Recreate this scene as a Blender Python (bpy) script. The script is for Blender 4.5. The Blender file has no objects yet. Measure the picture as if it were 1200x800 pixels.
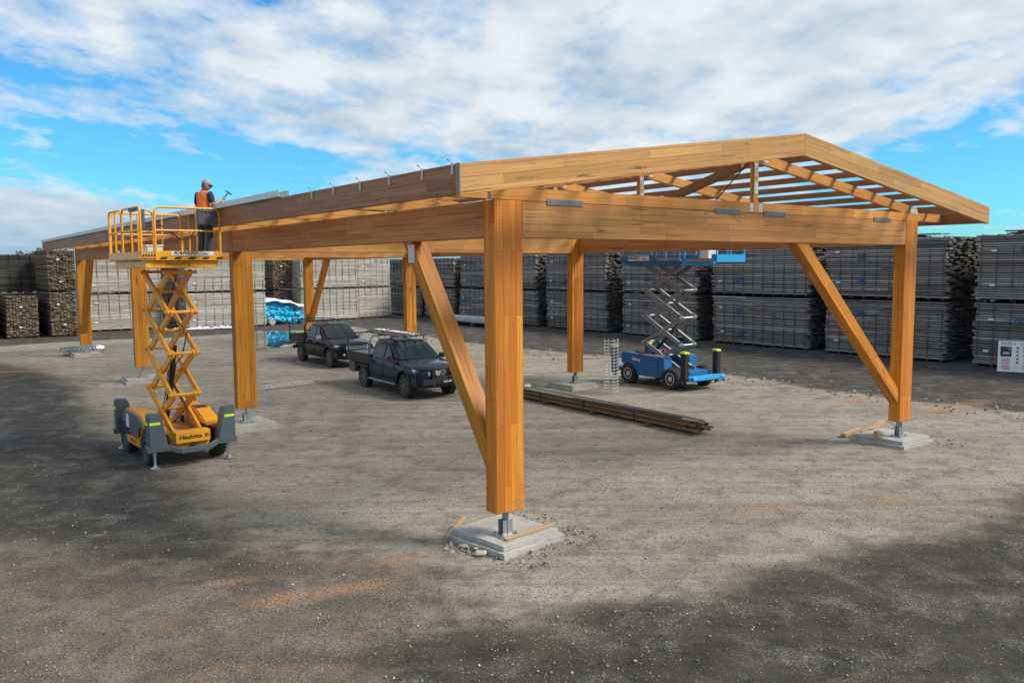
import bpy, bmesh, math, random
from mathutils import Vector, Matrix, Euler, noise as mnoise
R = random.Random(7)
PI = math.pi
SC = bpy.context.scene
COL = SC.collection

# ------------------------------------------------------------------ camera numbers (solved from the column grid)
HC, FPX, PIT, ROL = 4.3, 958.86, 0.0917, -0.0072
TH = 0.6417                                   # heading of the pavilion's width direction
ORG = Vector((-0.2504, 12.051, 0))
CW, SW = math.cos(TH), math.sin(TH)
def W(u, v, z=0.0):                           # pavilion coordinates -> world
    return Vector((ORG.x + u*CW - v*SW, ORG.y + u*SW + v*CW, z))
def at(px, py, z=0.0):                        # a spot of the ground plane, used to lay the yard out
    dx, dy = px-600, py-400
    c, s = math.cos(ROL), math.sin(ROL)
    u, v = c*dx + s*dy, -s*dx + c*dy
    cp, sp = math.cos(PIT), math.sin(PIT)
    d = Vector((u/FPX, cp - (v/FPX)*sp, -sp - (v/FPX)*cp))
    t = (z-HC)/d.z
    return Vector((d.x*t, d.y*t, z))

# ------------------------------------------------------------------ materials
def new_mat(name):
    m = bpy.data.materials.new(name); m.use_nodes = True
    nt = m.node_tree; b = nt.nodes["Principled BSDF"]
    return m, nt, b
class NT:
    def __init__(s, nt): s.nt = nt
    def n(s, typ, **kw):
        x = s.nt.nodes.new(typ)
        for k, v in kw.items():
            if k.startswith('i_'):
                x.inputs[k[2:].replace('_', ' ')].default_value = v
            else: setattr(x, k, v)
        return x
    def l(s, a, b): s.nt.links.new(a, b)
    def math(s, op, a, b=None, c=None, clamp=False):
        x = s.n('ShaderNodeMath', operation=op); x.use_clamp = clamp
        for i, v in enumerate((a, b, c)):
            if v is None: continue
            if hasattr(v, 'links') or hasattr(v, 'is_linked'): s.l(v, x.inputs[i])
            else: x.inputs[i].default_value = v
        return x.outputs[0]
    def mix(s, f, a, b, mode='MIX'):
        x = s.n('ShaderNodeMix', data_type='RGBA', blend_type=mode)
        for i, v in ((0, f), (6, a), (7, b)):
            if hasattr(v, 'is_linked'): s.l(v, x.inputs[i])
            elif i == 0: x.inputs[0].default_value = v
            else: x.inputs[i].default_value = tuple(v)+(1,) if len(v) == 3 else v
        return x.outputs[2]
    def ramp(s, f, stops):
        x = s.n('ShaderNodeValToRGB'); e = x.color_ramp.elements
        while len(e) < len(stops): e.new(0.5)
        for q, (p, c) in zip(e, stops):
            q.position = p; q.color = (c, c, c, 1) if isinstance(c, (int, float)) else tuple(c)+(1,)
        s.l(f, x.inputs[0]); return x.outputs[0]
    def noise(s, vec, scale, detail=3, rough=.55, dist=0, col=False):
        x = s.n('ShaderNodeTexNoise'); x.inputs['Scale'].default_value = scale
        x.inputs['Detail'].default_value = detail; x.inputs['Roughness'].default_value = rough
        x.inputs['Distortion'].default_value = dist
        if vec is not None: s.l(vec, x.inputs['Vector'])
        return x.outputs[1 if col else 0]
    def maps(s, vec, scale=(1,1,1), loc=(0,0,0), rot=(0,0,0)):
        x = s.n('ShaderNodeMapping'); x.inputs['Scale'].default_value = scale
        x.inputs['Location'].default_value = loc; x.inputs['Rotation'].default_value = rot
        s.l(vec, x.inputs['Vector']); return x.outputs[0]

def paint(name, col, rough=.45, metal=0.0, dirt=.25, dirtcol=(.10,.085,.065), scale=3.0, coat=0.0, bump=0.0):
    m, nt, b = new_mat(name); N = NT(nt)
    tc = N.n('ShaderNodeTexCoord')
    a = N.noise(tc.outputs['Object'], scale, 5, .65)
    c = N.noise(tc.outputs['Object'], scale*9, 3, .6)
    f = N.math('MULTIPLY', N.ramp(a, [(.45, 0), (.75, 1)]), dirt)
    f2 = N.math('MULTIPLY', N.ramp(c, [(.55, 0), (.75, 1)]), dirt*.7)
    base = N.mix(f, col, dirtcol); base = N.mix(f2, base, dirtcol)
    N.l(base, b.inputs['Base Color'])
    N.l(N.math('ADD', N.math('MULTIPLY', a, .25), rough-.12, clamp=True), b.inputs['Roughness'])
    b.inputs['Metallic'].default_value = metal
    b.inputs['Coat Weight'].default_value = coat
    if bump:
        bp = N.n('ShaderNodeBump'); bp.inputs['Strength'].default_value = bump; bp.inputs['Distance'].default_value = .01
        N.l(c, bp.inputs['Height']); N.l(bp.outputs[0], b.inputs['Normal'])
    return m

def wood(name, c1, c2, cdark, row=.105, stain=0.25, staincol=(.10,.075,.055), rough=.5, blen=1.7):
    """laminated hardwood: UV x runs along the timber in metres, y across it"""
    m, nt, b = new_mat(name); N = NT(nt)
    uv = N.n('ShaderNodeUVMap').outputs[0]
    oi = N.n('ShaderNodeObjectInfo')
    br = N.n('ShaderNodeTexBrick'); N.l(uv, br.inputs['Vector'])
    br.offset = .37; br.squash = 1
    br.inputs['Color1'].default_value = (0,0,0,1); br.inputs['Color2'].default_value = (1,1,1,1); br.inputs['Mortar'].default_value = (.5,.5,.5,1)
    br.inputs['Scale'].default_value = 1; br.inputs['Brick Width'].default_value = blen; br.inputs['Row Height'].default_value = row
    br.inputs['Mortar Size'].default_value = .0028; br.inputs['Mortar Smooth'].default_value = .3; br.inputs['Bias'].default_value = 0
    g1 = N.noise(N.maps(uv, (.8, 34, 1)), 1.0, 5, .62, .6)
    g2 = N.noise(N.maps(uv, (2.5, 130, 1)), 1.0, 3, .6)
    big = N.noise(N.maps(uv, (.35, 1.3, 1)), 1.0, 4, .6, .4)
    base = N.mix(N.ramp(br.outputs[0], [(0, 0), (1, 1)]), c1, c2)
    base = N.mix(N.math('MULTIPLY', N.ramp(g1, [(.44, 0), (.70, 1)]), .62), base, cdark)
    base = N.mix(N.math('MULTIPLY', N.ramp(g2, [(.5, 0), (.8, 1)]), .35), base, cdark)
    base = N.mix(N.math('MULTIPLY', N.ramp(big, [(.45, 0), (.78, 1)]), stain), base, staincol)
    # knots and gum veins
    vo = N.n('ShaderNodeTexVoronoi'); vo.inputs['Scale'].default_value = 1
    N.l(N.maps(uv, (.9, 5.2, 1)), vo.inputs['Vector'])
    kn = N.ramp(vo.outputs['Distance'], [(.0, 1), (.035, .8), (.075, 0)])
    base = N.mix(N.math('MULTIPLY', kn, .8), base, (.03,.018,.01))
    vein = N.noise(N.maps(uv, (.55, 9, 1), (3.1, 7.7, 0)), 1.0, 6, .7, 1.2)
    base = N.mix(N.math('MULTIPLY', N.ramp(vein, [(.62, 0), (.66, 1), (.76, 1)]), .7), base, (.07,.035,.015))
    base = N.mix(N.math('MULTIPLY', br.outputs['Fac'], .75), base, (.05,.028,.012))
    hsv = N.n('ShaderNodeHueSaturation'); N.l(base, hsv.inputs['Color'])
    N.l(N.math('ADD', N.math('MULTIPLY', oi.outputs['Random'], .24), .90), hsv.inputs['Value'])
    N.l(N.math('ADD', N.math('MULTIPLY', oi.outputs['Random'], -.012), .506), hsv.inputs['Hue'])
    N.l(hsv.outputs[0], b.inputs['Base Color'])
    N.l(N.math('ADD', N.math('MULTIPLY', g1, .25), rough-.1), b.inputs['Roughness'])
    b.inputs['Specular IOR Level'].default_value = .35
    bp = N.n('ShaderNodeBump'); bp.inputs['Strength'].default_value = .25; bp.inputs['Distance'].default_value = .004
    N.l(N.math('SUBTRACT', g1, br.outputs['Fac']), bp.inputs['Height']); N.l(bp.outputs[0], b.inputs['Normal'])
    return m

def attr_board(name, tint=(1,1,1), rough=.8):
    """sawn boards: colour per board from a colour attribute, grain and dirt on top"""
    m, nt, b = new_mat(name); N = NT(nt)
    at_ = N.n('ShaderNodeAttribute'); at_.attribute_name = 'tone'
    tc = N.n('ShaderNodeTexCoord')
    g = N.noise(N.maps(tc.outputs['Object'], (1.5, 30, 30)), 1, 4, .6)
    base = N.mix(N.ramp(g, [(.35, 0), (.75, .55)]), at_.outputs['Color'], (.03,.027,.025))
    base = N.mix(1.0, base, tint, 'MULTIPLY')
    N.l(base, b.inputs['Base Color']); b.inputs['Roughness'].default_value = rough
    b.inputs['Specular IOR Level'].default_value = .2
    return m

M = {}
M['col'] = wood('column timber', (.68,.275,.022), (.42,.140,.010), (.24,.075,.008), row=.12, stain=.25, staincol=(.27,.10,.025), blen=2.6)
M['beam'] = wood('beam timber', (.60,.305,.085), (.42,.185,.042), (.22,.09,.022), row=.105, stain=.6, staincol=(.20,.125,.07))
M['sidebeam'] = wood('side beam timber', (.62,.27,.085), (.44,.17,.048), (.26,.09,.028), row=.095, stain=.4, staincol=(.22,.10,.05))
M['fascia'] = wood('fascia timber', (.62,.34,.11), (.44,.22,.06), (.24,.11,.035), row=.13, stain=.6, staincol=(.25,.165,.095))
M['eave'] = wood('eave timber', (.44,.175,.075), (.30,.11,.045), (.14,.05,.022), row=.13, stain=.5, staincol=(.10,.068,.05))
M['raft'] = wood('rafter timber', (.62,.30,.07), (.46,.21,.04), (.26,.105,.025), row=.2, stain=.2, staincol=(.3,.15,.06))
M['purlin'] = wood('purlin timber', (.36,.15,.055), (.27,.105,.04), (.16,.06,.02), row=.2, stain=.25, staincol=(.16,.08,.05))
M['offcut'] = wood('offcut timber', (.55,.38,.22), (.45,.28,.15), (.25,.15,.08), row=.09, stain=.3)
M['board'] = attr_board('stacked boards')
M['gal'] = paint('galvanised steel', (.42,.45,.47), .42, .75, .35, (.2,.2,.2), 8)
M['galflat'] = paint('zinc plate', (.62,.64,.66), .5, .3, .3, (.3,.3,.3), 10)
M['greysteel'] = paint('blue grey bracket paint', (.13,.17,.20), .5, .1, .3)
M['yellow'] = paint('yellow lift paint', (.82,.345,.008), .38, 0, .22, (.22,.13,.05), 2.5, .2)
M['yellowdirty'] = paint('worn yellow deck', (.55,.27,.05), .6, 0, .7, (.22,.15,.09), 4)
M['slate'] = paint('slate grey lift paint', (.075,.105,.125), .45, 0, .35, (.16,.14,.11), 2.5, .1)
M['blue'] = paint('blue lift paint', (.005,.13,.34), .35, 0, .3, (.05,.08,.12), 2.5, .2)
M['litblue'] = paint('sunlit blue lift paint', (.01,.34,.70), .4, 0, .25, (.08,.12,.16), 2.5, .1)  # lighter copy of the lift blue, sunlight on the front parts put into colour
M['armgrey'] = paint('grey scissor arm paint', (.22,.222,.22), .42, .2, .3, (.06,.055,.05), 4)
M['black'] = paint('black plastic', (.014,.014,.015), .5, 0, .35, (.06,.055,.05), 5)
M['rubber'] = paint('tyre rubber', (.022,.021,.020), .8, 0, .6, (.11,.095,.075), 6, bump=.3)
M['chrome'] = paint('bright steel', (.75,.76,.78), .22, .9, .15)
M['rim'] = paint('alloy wheel', (.20,.21,.22), .4, .6, .45, (.08,.07,.06), 5)
M['navy'] = paint('navy car paint', (.006,.016,.038), .16, .0, .04, (.05,.045,.04), 1.6, .12)
M['char'] = paint('charcoal car paint', (.006,.007,.009), .16, .0, .04, (.05,.045,.04), 1.6, .12)
M['glass'] = paint('dark car glass', (.012,.026,.028), .12, 0, .08, (.08,.08,.07), 2, .15)
M['lamp'] = paint('headlamp lens', (.55,.57,.58), .12, .4, .1)
M['white'] = paint('white panel', (.72,.73,.74), .5, 0, .15)
M['concrete'] = paint('poured concrete', (.40,.385,.35), .85, 0, .6, (.17,.14,.105), 3.5, bump=.4)
M['bar'] = paint('dark steel section', (.075,.065,.058), .5, .2, .7, (.17,.085,.04), 3)
M['barrust'] = paint('rusty steel section', (.30,.15,.07), .6, .1, .7, (.09,.06,.04), 3)
M['barpale'] = paint('pale steel section', (.36,.32,.27), .5, .3, .6, (.13,.08,.05), 3)
M['red'] = paint('red plastic', (.55,.03,.01), .4)
M['orange'] = paint('orange beacon', (.8,.12,.01), .3)
M['lime'] = paint('fluorescent yellow tape', (.70,.85,.02), .5, 0, .05)
M['skin'] = paint('skin', (.42,.20,.13), .5, 0, .1)
M['hivis'] = paint('orange work shirt', (1.0,.19,.03), .8, 0, .05, (.55,.08,.01), 6)
M['navycloth'] = paint('navy cloth', (.016,.018,.035), .85, 0, .2)
M['denim'] = paint('dark work trousers', (.045,.052,.066), .9, 0, .5, (.10,.11,.13), 9)
M['cap'] = paint('grey cap cloth', (.30,.31,.31), .9, 0, .2)
M['greybox'] = paint('dark grey box', (.07,.075,.08), .5, 0, .3, (.2,.2,.2), 9)
M['wrap'] = paint('blue plastic wrap', (.03,.52,.80), .28, 0, .75, (.01,.16,.34), 3.2, .3)
M['sheet'] = paint('white plastic sheet', (.72,.76,.82), .45, 0, .35, (.42,.5,.6), 1.2, .1)
M['foliage'] = paint('tree foliage', (.05,.075,.03), .8, 0, .6, (.025,.035,.016), .6)
M['bark'] = paint('tree bark', (.12,.09,.06), .9, 0, .4)
M['track'] = paint('dark stain', (.02,.02,.022), .6)
M['pinktext'] = paint('red sign print', (.65,.04,.10), .6)
M['bluespray'] = paint('blue spray paint', (.03,.09,.22), .7, 0, .2)
M['green'] = paint('green label', (.05,.35,.10), .6)
for k_ in ('navy','char','glass'): M[k_].node_tree.nodes['Principled BSDF'].inputs['Specular IOR Level'].default_value = .26
def perforated():
    m, nt, b = new_mat('perforated nail plate'); N = NT(nt)
    tc = N.n('ShaderNodeTexCoord')
    vo = N.n('ShaderNodeTexVoronoi'); vo.inputs['Scale'].default_value = 38; vo.inputs['Randomness'].default_value = 0
    N.l(tc.outputs['Object'], vo.inputs['Vector'])
    N.l(N.mix(N.ramp(vo.outputs['Distance'], [(.30, 0), (.36, 1)]), (.06,.05,.04), (.78,.79,.8)), b.inputs['Base Color'])
    b.inputs['Roughness'].default_value = .4; b.inputs['Metallic'].default_value = .2
    return m
M['perf'] = perforated()

# ------------------------------------------------------------------ object helpers
def link(name, mesh, parent=None):
    o = bpy.data.objects.new(name, mesh); COL.objects.link(o)
    if parent is not None: o.parent = parent
    return o
def thing(name, label, cat, loc=(0,0,0), rz=0.0, group=None, kind=None):
    o = link(name, None); o.location = loc; o.rotation_euler = (0,0,rz); o.empty_display_size = .2
    o['label'] = label; o['category'] = cat
    if group: o['group'] = group
    if kind: o['kind'] = kind
    return o
def tag(o, label=None, cat=None, group=None, kind=None):
    if label: o['label'] = label
    if cat: o['category'] = cat
    if group: o['group'] = group
    if kind: o['kind'] = kind
    return o

class MB:
    """collects shapes into one mesh"""
    def __init__(s): s.bm = bmesh.new(); s.tone = s.bm.loops.layers.float_color.new('tone')
    def _x(s, verts, mat):
        bmesh.ops.transform(s.bm, matrix=mat, verts=verts)
    def box(s, c, d, rot=None, tone=None):
        g = bmesh.ops.create_cube(s.bm, size=1.0)['verts']
        m = Matrix.Translation(c) @ (rot.to_4x4() if rot is not None else Matrix.Identity(4)) @ Matrix.Diagonal((d[0], d[1], d[2], 1))
        s._x(g, m)
        if tone is not None:
            for f in {f for v in g for f in v.link_faces}:
                for lp in f.loops: lp[s.tone] = (tone[0], tone[1], tone[2], 1)
        return s
    def bar(s, p0, p1, w, h, up=(0,0,1)):
        p0, p1 = Vector(p0), Vector(p1); x = (p1-p0); L = x.length; x.normalize()
        up = Vector(up)
        if abs(x.dot(up)) > .98: up = Vector((0,1,0))
        y = up.cross(x).normalized(); z = x.cross(y)
        return s.box((p0+p1)/2, (L, w, h), Matrix((x, y, z)).transposed())
    def cyl(s, p0, p1, r, seg=12, r2=None, cap=True):
        p0, p1 = Vector(p0), Vector(p1); d = p1-p0
        g = bmesh.ops.create_cone(s.bm, cap_ends=cap, segments=seg, radius1=r, radius2=r if r2 is None else r2, depth=d.length)['verts']
        s._x(g, Matrix.Translation((p0+p1)/2) @ d.to_track_quat('Z', 'Y').to_matrix().to_4x4())
        return s
    def tube(s, pts, r, seg=8, closed=False):
        pts = [Vector(p) for p in pts]; n = len(pts); rings = []
        prev = None
        for i, p in enumerate(pts):
            a = pts[(i-1) % n] if (closed or i > 0) else p
            b_ = pts[(i+1) % n] if (closed or i < n-1) else p
            t = (b_-a).normalized()
            if prev is None:
                u = t.orthogonal().normalized()
            else:
                u = (prev - t*prev.dot(t)).normalized()
            prev = u; w = t.cross(u)
            rings.append([s.bm.verts.new(p + (u*math.cos(2*PI*k/seg) + w*math.sin(2*PI*k/seg))*r) for k in range(seg)])
        m = n if closed else n-1
        for i in range(m):
            A, B = rings[i], rings[(i+1) % n]
            for k in range(seg):
                s.bm.faces.new((A[k], A[(k+1) % seg], B[(k+1) % seg], B[k]))
        if not closed:
            s.bm.faces.new(rings[0][::-1]); s.bm.faces.new(rings[-1])
        return s
    def prism(s, poly, a, b_, axis='y'):
        """polygon (p, q) pulled from a to b_ along axis; y: (x,z), x: (y,z), z: (x,y)"""
        def P(p, q, t):
            return {'y': (p, t, q), 'x': (t, p, q), 'z': (p, q, t)}[axis]
        A = [s.bm.verts.new(P(p, q, a)) for p, q in poly]; B = [s.bm.verts.new(P(p, q, b_)) for p, q in poly]
        n = len(poly)
        s.bm.faces.new(A); s.bm.faces.new(B[::-1])
        for i in range(n): s.bm.faces.new((A[i], B[i], B[(i+1) % n], A[(i+1) % n]))
        return s
    def lathe(s, prof, c=(0,0,0), axis='y', seg=24):
        """(r, t) profile turned about axis through c"""
        c = Vector(c); rings = []
        for r, t in prof:
            ring = []
            for k in range(seg):
                a = 2*PI*k/seg; p, q = r*math.cos(a), r*math.sin(a)
                v = {'y': (p, t, q), 'x': (t, p, q), 'z': (p, q, t)}[axis]
                ring.append(s.bm.verts.new(c + Vector(v)))
            rings.append(ring)
        for A, B in zip(rings, rings[1:]):
            for k in range(seg): s.bm.faces.new((A[k], A[(k+1) % seg], B[(k+1) % seg], B[k]))
        s.bm.faces.new(rings[0]); s.bm.faces.new(rings[-1][::-1])
        return s
    def ball(s, c, r, sc=(1,1,1), sub=2):
        g = bmesh.ops.create_icosphere(s.bm, subdivisions=sub, radius=r)['verts']
        s._x(g, Matrix.Translation(c) @ Matrix.Diagonal((sc[0], sc[1], sc[2], 1)))
        return s
    def rotz(s, a, c=(0,0,0)):
        bmesh.ops.rotate(s.bm, cent=c, matrix=Matrix.Rotation(a, 3, 'Z'), verts=s.bm.verts); return s
    def build(s, name, mat, parent=None, bevel=0, smooth=False, seg=1):
        bm = s.bm
        bmesh.ops.recalc_face_normals(bm, faces=bm.faces)
        if bevel:
            es = [e for e in bm.edges if len(e.link_faces) == 2 and e.calc_face_angle(0) > .6]
            bmesh.ops.bevel(bm, geom=es, offset=bevel, segments=seg, affect='EDGES', clamp_overlap=True)
        me = bpy.data.meshes.new(name); bm.to_mesh(me); bm.free()
        me.materials.append(mat)
        if smooth:
            for p in me.polygons: p.use_smooth = True
            try: me.set_sharp_from_angle(angle=math.radians(38))
            except Exception: pass
        return link(name, me, parent)

def timber(name, p0, p1, w, h, mat, parent=None, up=(0,0,1), bevel=.006, ends=None):
    """one solid timber from p0 to p1 (centre line), w across, h along up; UVs in metres along the grain.
    ends=(n0, n1): optional cutting plane normals for mitred ends"""
    p0, p1 = Vector(p0), Vector(p1); x = (p1-p0); L = x.length; x.normalize()
    up = Vector(up)
    if abs(x.dot(up)) > .98: up = Vector((0,1,0))
    y = up.cross(x).normalized(); z = x.cross(y)
    bm = bmesh.new()
    g = bmesh.ops.create_cube(bm, size=1.0)['verts']
    bmesh.ops.scale(bm, vec=(L, w, h), verts=g)
    if ends:                                     # shear each end: x offset per metre of z
        for v in bm.verts:
            k = ends[0] if v.co.x < 0 else ends[1]
            v.co.x += k*v.co.z
    if bevel: bmesh.ops.bevel(bm, geom=bm.edges[:], offset=bevel, segments=1, affect='EDGES')
    uvl = bm.loops.layers.uv.new('UVMap')
    ox, oy = R.uniform(0, 50), R.uniform(0, 50)
    for f in bm.faces:
        n = f.normal
        for lp in f.loops:
            c = lp.vert.co
            if abs(n.x) > .8: lp[uvl].uv = (c.y*.3+ox, c.z+oy+9)      # end grain
            elif abs(n.y) >= abs(n.z): lp[uvl].uv = (c.x+ox, c.z+h/2+round(oy/.105)*.105)
            else: lp[uvl].uv = (c.x+ox+3, c.y+oy)
    me = bpy.data.meshes.new(name); bm.to_mesh(me); bm.free()
    me.materials.append(mat)
    o = link(name, me, parent)
    o.matrix_local = Matrix.Translation((p0+p1)/2) @ Matrix((x, y, z)).transposed().to_4x4()
    return o

def text_part(name, string, size, mat, parent, loc, face='-y', extrude=.002, shear=0.0, bold=0.0, sx=1.0, rotz=0.0, align='CENTER'):
    cu = bpy.data.curves.new(name, 'FONT'); cu.body = string; cu.size = size; cu.extrude = extrude
    cu.align_x = align; cu.align_y = 'CENTER'; cu.shear = shear; cu.offset = bold; cu.resolution_u = 3
    tmp = bpy.data.objects.new(name, cu); COL.objects.link(tmp)
    dg = bpy.context.evaluated_depsgraph_get()
    me = bpy.data.meshes.new_from_object(tmp.evaluated_get(dg))
    bpy.data.objects.remove(tmp)
    me.materials.clear(); me.materials.append(mat)
    o = link(name, me, parent)
    rz = {'-y': 0, '-x': -PI/2, '+x': PI/2, '+y': PI}[face] + rotz
    o.matrix_local = Matrix.Translation(loc) @ Matrix.Rotation(rz, 4, 'Z') @ Matrix.Rotation(PI/2, 4, 'X') @ Matrix.Diagonal((sx, 1, 1, 1))
    return o

# ------------------------------------------------------------------ the timber pavilion
SPAN, VB = 12.238, [0.0, 11.742, 23.386, 35.108]
A, B_ = .527, .277
ZB, ZT, ZBB = .565, 5.27, 4.725
APEX, SL = 6.628, (6.628-5.6)/(SPAN/2+1.25)
UM = SPAN/2
def roof(u): return APEX - SL*abs(u-UM)
pav = thing('timber_pavilion', 'large open frame of orange laminated timber columns, beams and bare rafters on concrete footings', 'pavilion', ORG, TH)

def column(u0, v0):
    c = timber('column', (u0+A/2, v0+B_/2, ZB), (u0+A/2, v0+B_/2, ZT), A, B_, M['col'], pav, up=(0,1,0), bevel=.012)
    inv = c.matrix_basis.inverted()
    def sub(o):                     # express a part given in pavilion coordinates in the column's own frame
        o.parent = c; o.matrix_local = inv @ Matrix.Translation((u0+A/2, v0+B_/2, 0)); return o
    m = MB()
    m.box((0,0,.185), (.34,.26,.02)).box((0,0,.37), (.016,.15,.42)).box((0,.06,.30), (.18,.014,.24)).box((0,-.06,.30), (.18,.014,.24))
    for sx in (-1,1):
        for sy in (-1,1): m.cyl((sx*.13,sy*.10,.19), (sx*.13,sy*.10,.24), .014, 8).cyl((sx*.13,sy*.10,.195),(sx*.13,sy*.10,.21), .024, 6)
    m.cyl((-.03,0,.40),(.03,0,.40),.03,10)
    sub(m.build('steel_shoe', M['gal']))
    m = MB()
    for sx in range(5):
        for sz in range(2): m.cyl((.06+sx*.035-.02, -B_/2-.003, ZB+.10+sz*.05), (.06+sx*.035-.02, -B_/2+.01, ZB+.10+sz*.05), .010, 8)
    sub(m.build('bolt_heads', M['gal']))
    if v0 == 0:
        m = MB()
        for k in range(6):
            for j in range(8):
                for o_ in ((.04, -1), (.31, 1)):
                    if k < 3: m.cyl((-A/2+o_[0]+k*.055, -B_/2-.002, ZT-.08-j*.055), (-A/2+o_[0]+k*.055, -B_/2+.01, ZT-.08-j*.055), .0075, 6)
        sub(m.build('dowel_heads', M['bark']))
for v0 in VB:
    for u0 in (0, SPAN-A): column(u0, v0)

for i, v0 in enumerate(VB):        # cross beams between the two columns of each frame, flush with the column faces
    t = timber('tie_beam', (A+.003, v0+B_/2+.002, (ZT+ZBB)/2), (SPAN-A-.003, v0+B_/2+.002, (ZT+ZBB)/2), B_-.01, ZT-ZBB, M['beam'], pav)
    if i == 0:
        m = MB(); L2 = (SPAN-2*A)/2
        for s in (-1, 1):
            for k in range(6):
                for j in range(8):
                    m.cyl((s*(L2-.08-k*.055), -B_/2+.002, .20-j*.055), (s*(L2-.08-k*.055), -B_/2+.012, .20-j*.055), .0075, 6)
        m.build('dowel_heads', M['bark'], t)
        for a_, b_ in ((1.0,1.73), (4.93,5.66), (6.36,7.06), (10.3,11.0)):
            m = MB().box(((a_+b_)/2-SPAN/2, -B_/2-.003, .275), (b_-a_, .016, .085))
            for q in range(4): m.cyl((a_+.07+q*(b_-a_-.14)/3-SPAN/2, -B_/2-.018, .275), (a_+.07+q*(b_-a_-.14)/3-SPAN/2, -B_/2-.005, .275), .012, 8)
            m.build('strap_plate', M['greysteel'], t)
for i in range(3):                 # long beams down both sides
    for u0 in (.135, SPAN-.135):
        timber('side_beam', (u0, VB[i]+B_+.003, (ZT+ZBB)/2), (u0, VB[i+1]-.003, (ZT+ZBB)/2), .24, ZT-ZBB, M['sidebeam'], pav)

# trusses: joist, two rafters and a king post, four to a bay
RH, PH = .20, .205                 # rafter depth, purlin depth
TV = [VB[0]+.048] + [VB[i] + (VB[i+1]-VB[i])*k/4 + .10 for i in range(3) for k in (1,2,3,4)]
ca = math.cos(math.atan(SL))
PU = [UM + s*(.30+.785*k) for s in (-1, 1) for k in range(9)]
def plate(name, c, d, parent):
    return MB().box(c, d).build(name, M['perf'], parent)
for i, v in enumerate(TV):
    j = timber('joist', (-1.13, v, ZT+.1), (SPAN+1.13, v, ZT+.1), .09, .19, M['raft'], pav)
    for s in (-1, 1): MB().box((s*(UM+1.10), 0, -.01), (.05, .13, .22)).build('end_bracket', M['greysteel'], j)
    for s in (-1, 1):
        e = UM + s*(UM-.05)
        zc0, zc1 = roof(UM+s*.02)-PH-RH/2, roof(e)-PH-RH/2
        r_ = timber('rafter', (UM+s*.03, v, zc0), (e, v, zc1), .084, RH*ca, M['raft'], pav)
        mid = (UM-.05)/2/ca
        for q in (-1, 1):
            near = (q == -1)       # local x runs from the ridge outward
            plate('nail_plate', (q*(mid-.17), -.048 if s > 0 else .048, 0), (.30, .006, .12), r_)
        for u in PU:
            if (u-UM)*s > 0 and abs(u-UM) < UM-.2: MB().box(((abs(u-UM))/ca - mid-.03, -.047 if s > 0 else .047, RH/2-.02), (.10, .010, .035)).build('purlin_hanger', M['gal'], r_)
    k = timber('king_post', (UM, v, ZT+.197), (UM, v, roof(UM)-PH-.05), .14, .09, M['raft'], pav, up=(0,1,0))
    plate('nail_plate', (-.17, 0, -.048), (.24, .10, .006), k) if i else plate('nail_plate', (-.17, 0, -.048), (.24, .10, .006), k)
    plate('nail_plate', (.16, 0, -.048), (.26, .10, .006), k)
    if i == 0:
        plate('nail_plate', (-.13, -.048, 0), (.12, .006, .16), j); plate('nail_plate', (.14, -.048, 0), (.12, .006, .16), j)
for u in PU + [UM-.035, UM+.035]:
    b = timber('purlin', (u, -.925, roof(u)-PH+.064), (u, 36.2, roof(u)-PH+.064), .05, .124, M['purlin'], pav)
# diagonal braces in the plane of the ridge, one from the front king post and one from the back
for v_a, v_b in ((.32, 2.75), (34.8, 32.4)):
    timber('ridge_brace', (UM, v_a, 6.20), (UM, v_b, 5.54), .10, .17, M['purlin'], pav)
MB().tube([(UM-.02,.16,6.25),(UM-.1,.95,5.50)], .012, 6).build('wire_tie', M['black'], pav)

def knee(name, p_low, p_high, w, h):
    return timber('brace', p_low, p_high, w, h, M['col'] if name else M['sidebeam'], pav)
# knee braces, centre lines measured on the photograph's frames; their ends run into the column face and the beam's underside
def brace_l(u0, vc, s, v_full=2.5):          # along the length, from the column face at vc going s
    a, b = Vector((u0, vc, 1.30)), Vector((u0, vc+s*2.37, 4.71))
    o = timber('brace', a - (b-a).normalized()*.0, b, .28, .245, M['col'], pav, ends=(0, 0))
    return o
def cut_brace(o, plane_pts):
    """trim a brace with planes given in pavilion coordinates (point, outward normal)"""
    me = o.data; bm = bmesh.new(); bm.from_mesh(me)
    inv = o.matrix_basis.inverted()
    for p, n in plane_pts:
        lp = inv @ Vector(p); ln = (inv.to_3x3() @ Vector(n)).normalized()
        r = bmesh.ops.bisect_plane(bm, geom=bm.verts[:]+bm.edges[:]+bm.faces[:], plane_co=lp, plane_no=ln, clear_outer=True)
        es = [e for e in r['geom_cut'] if isinstance(e, bmesh.types.BMEdge)]
        if es: bmesh.ops.holes_fill(bm, edges=es)
    bm.to_mesh(me); bm.free()
def kbrace(plane, c, s, fixed, w, zlow, run, hwid, mat=None):
    """plane 'v' runs along the length, 'u' across; c = column face, s = direction, hwid = horizontal width of the timber"""
    m = (ZBB-zlow)/(run)                      # slope of the lower edge
    L = math.hypot(1, m)
    def P(a, z): return (fixed, a, z) if plane == 'v' else (a, fixed, z)
    cx = -s*hwid/2                            # centre line sits half the width back from the lower edge
    a0, a1 = c + s*(-.45) + cx, c + s*(run+.35) + cx
    z0, z1 = zlow - .45*m, ZBB + .35*m
    o = timber('brace', P(a0, z0), P(a1, z1), w, hwid*m/L, mat or M['col'], pav, bevel=.006)
    cn = (0, -s, 0) if plane == 'v' else (-s, 0, 0)
    cut_brace(o, [(P(c+s*.003, 0), cn), ((0,0,ZBB-.003), (0,0,1))])
    pt = o.matrix_basis.inverted() @ Vector(P(c+s*(run-hwid/2-.02), ZBB-.22))
    return o
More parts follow.
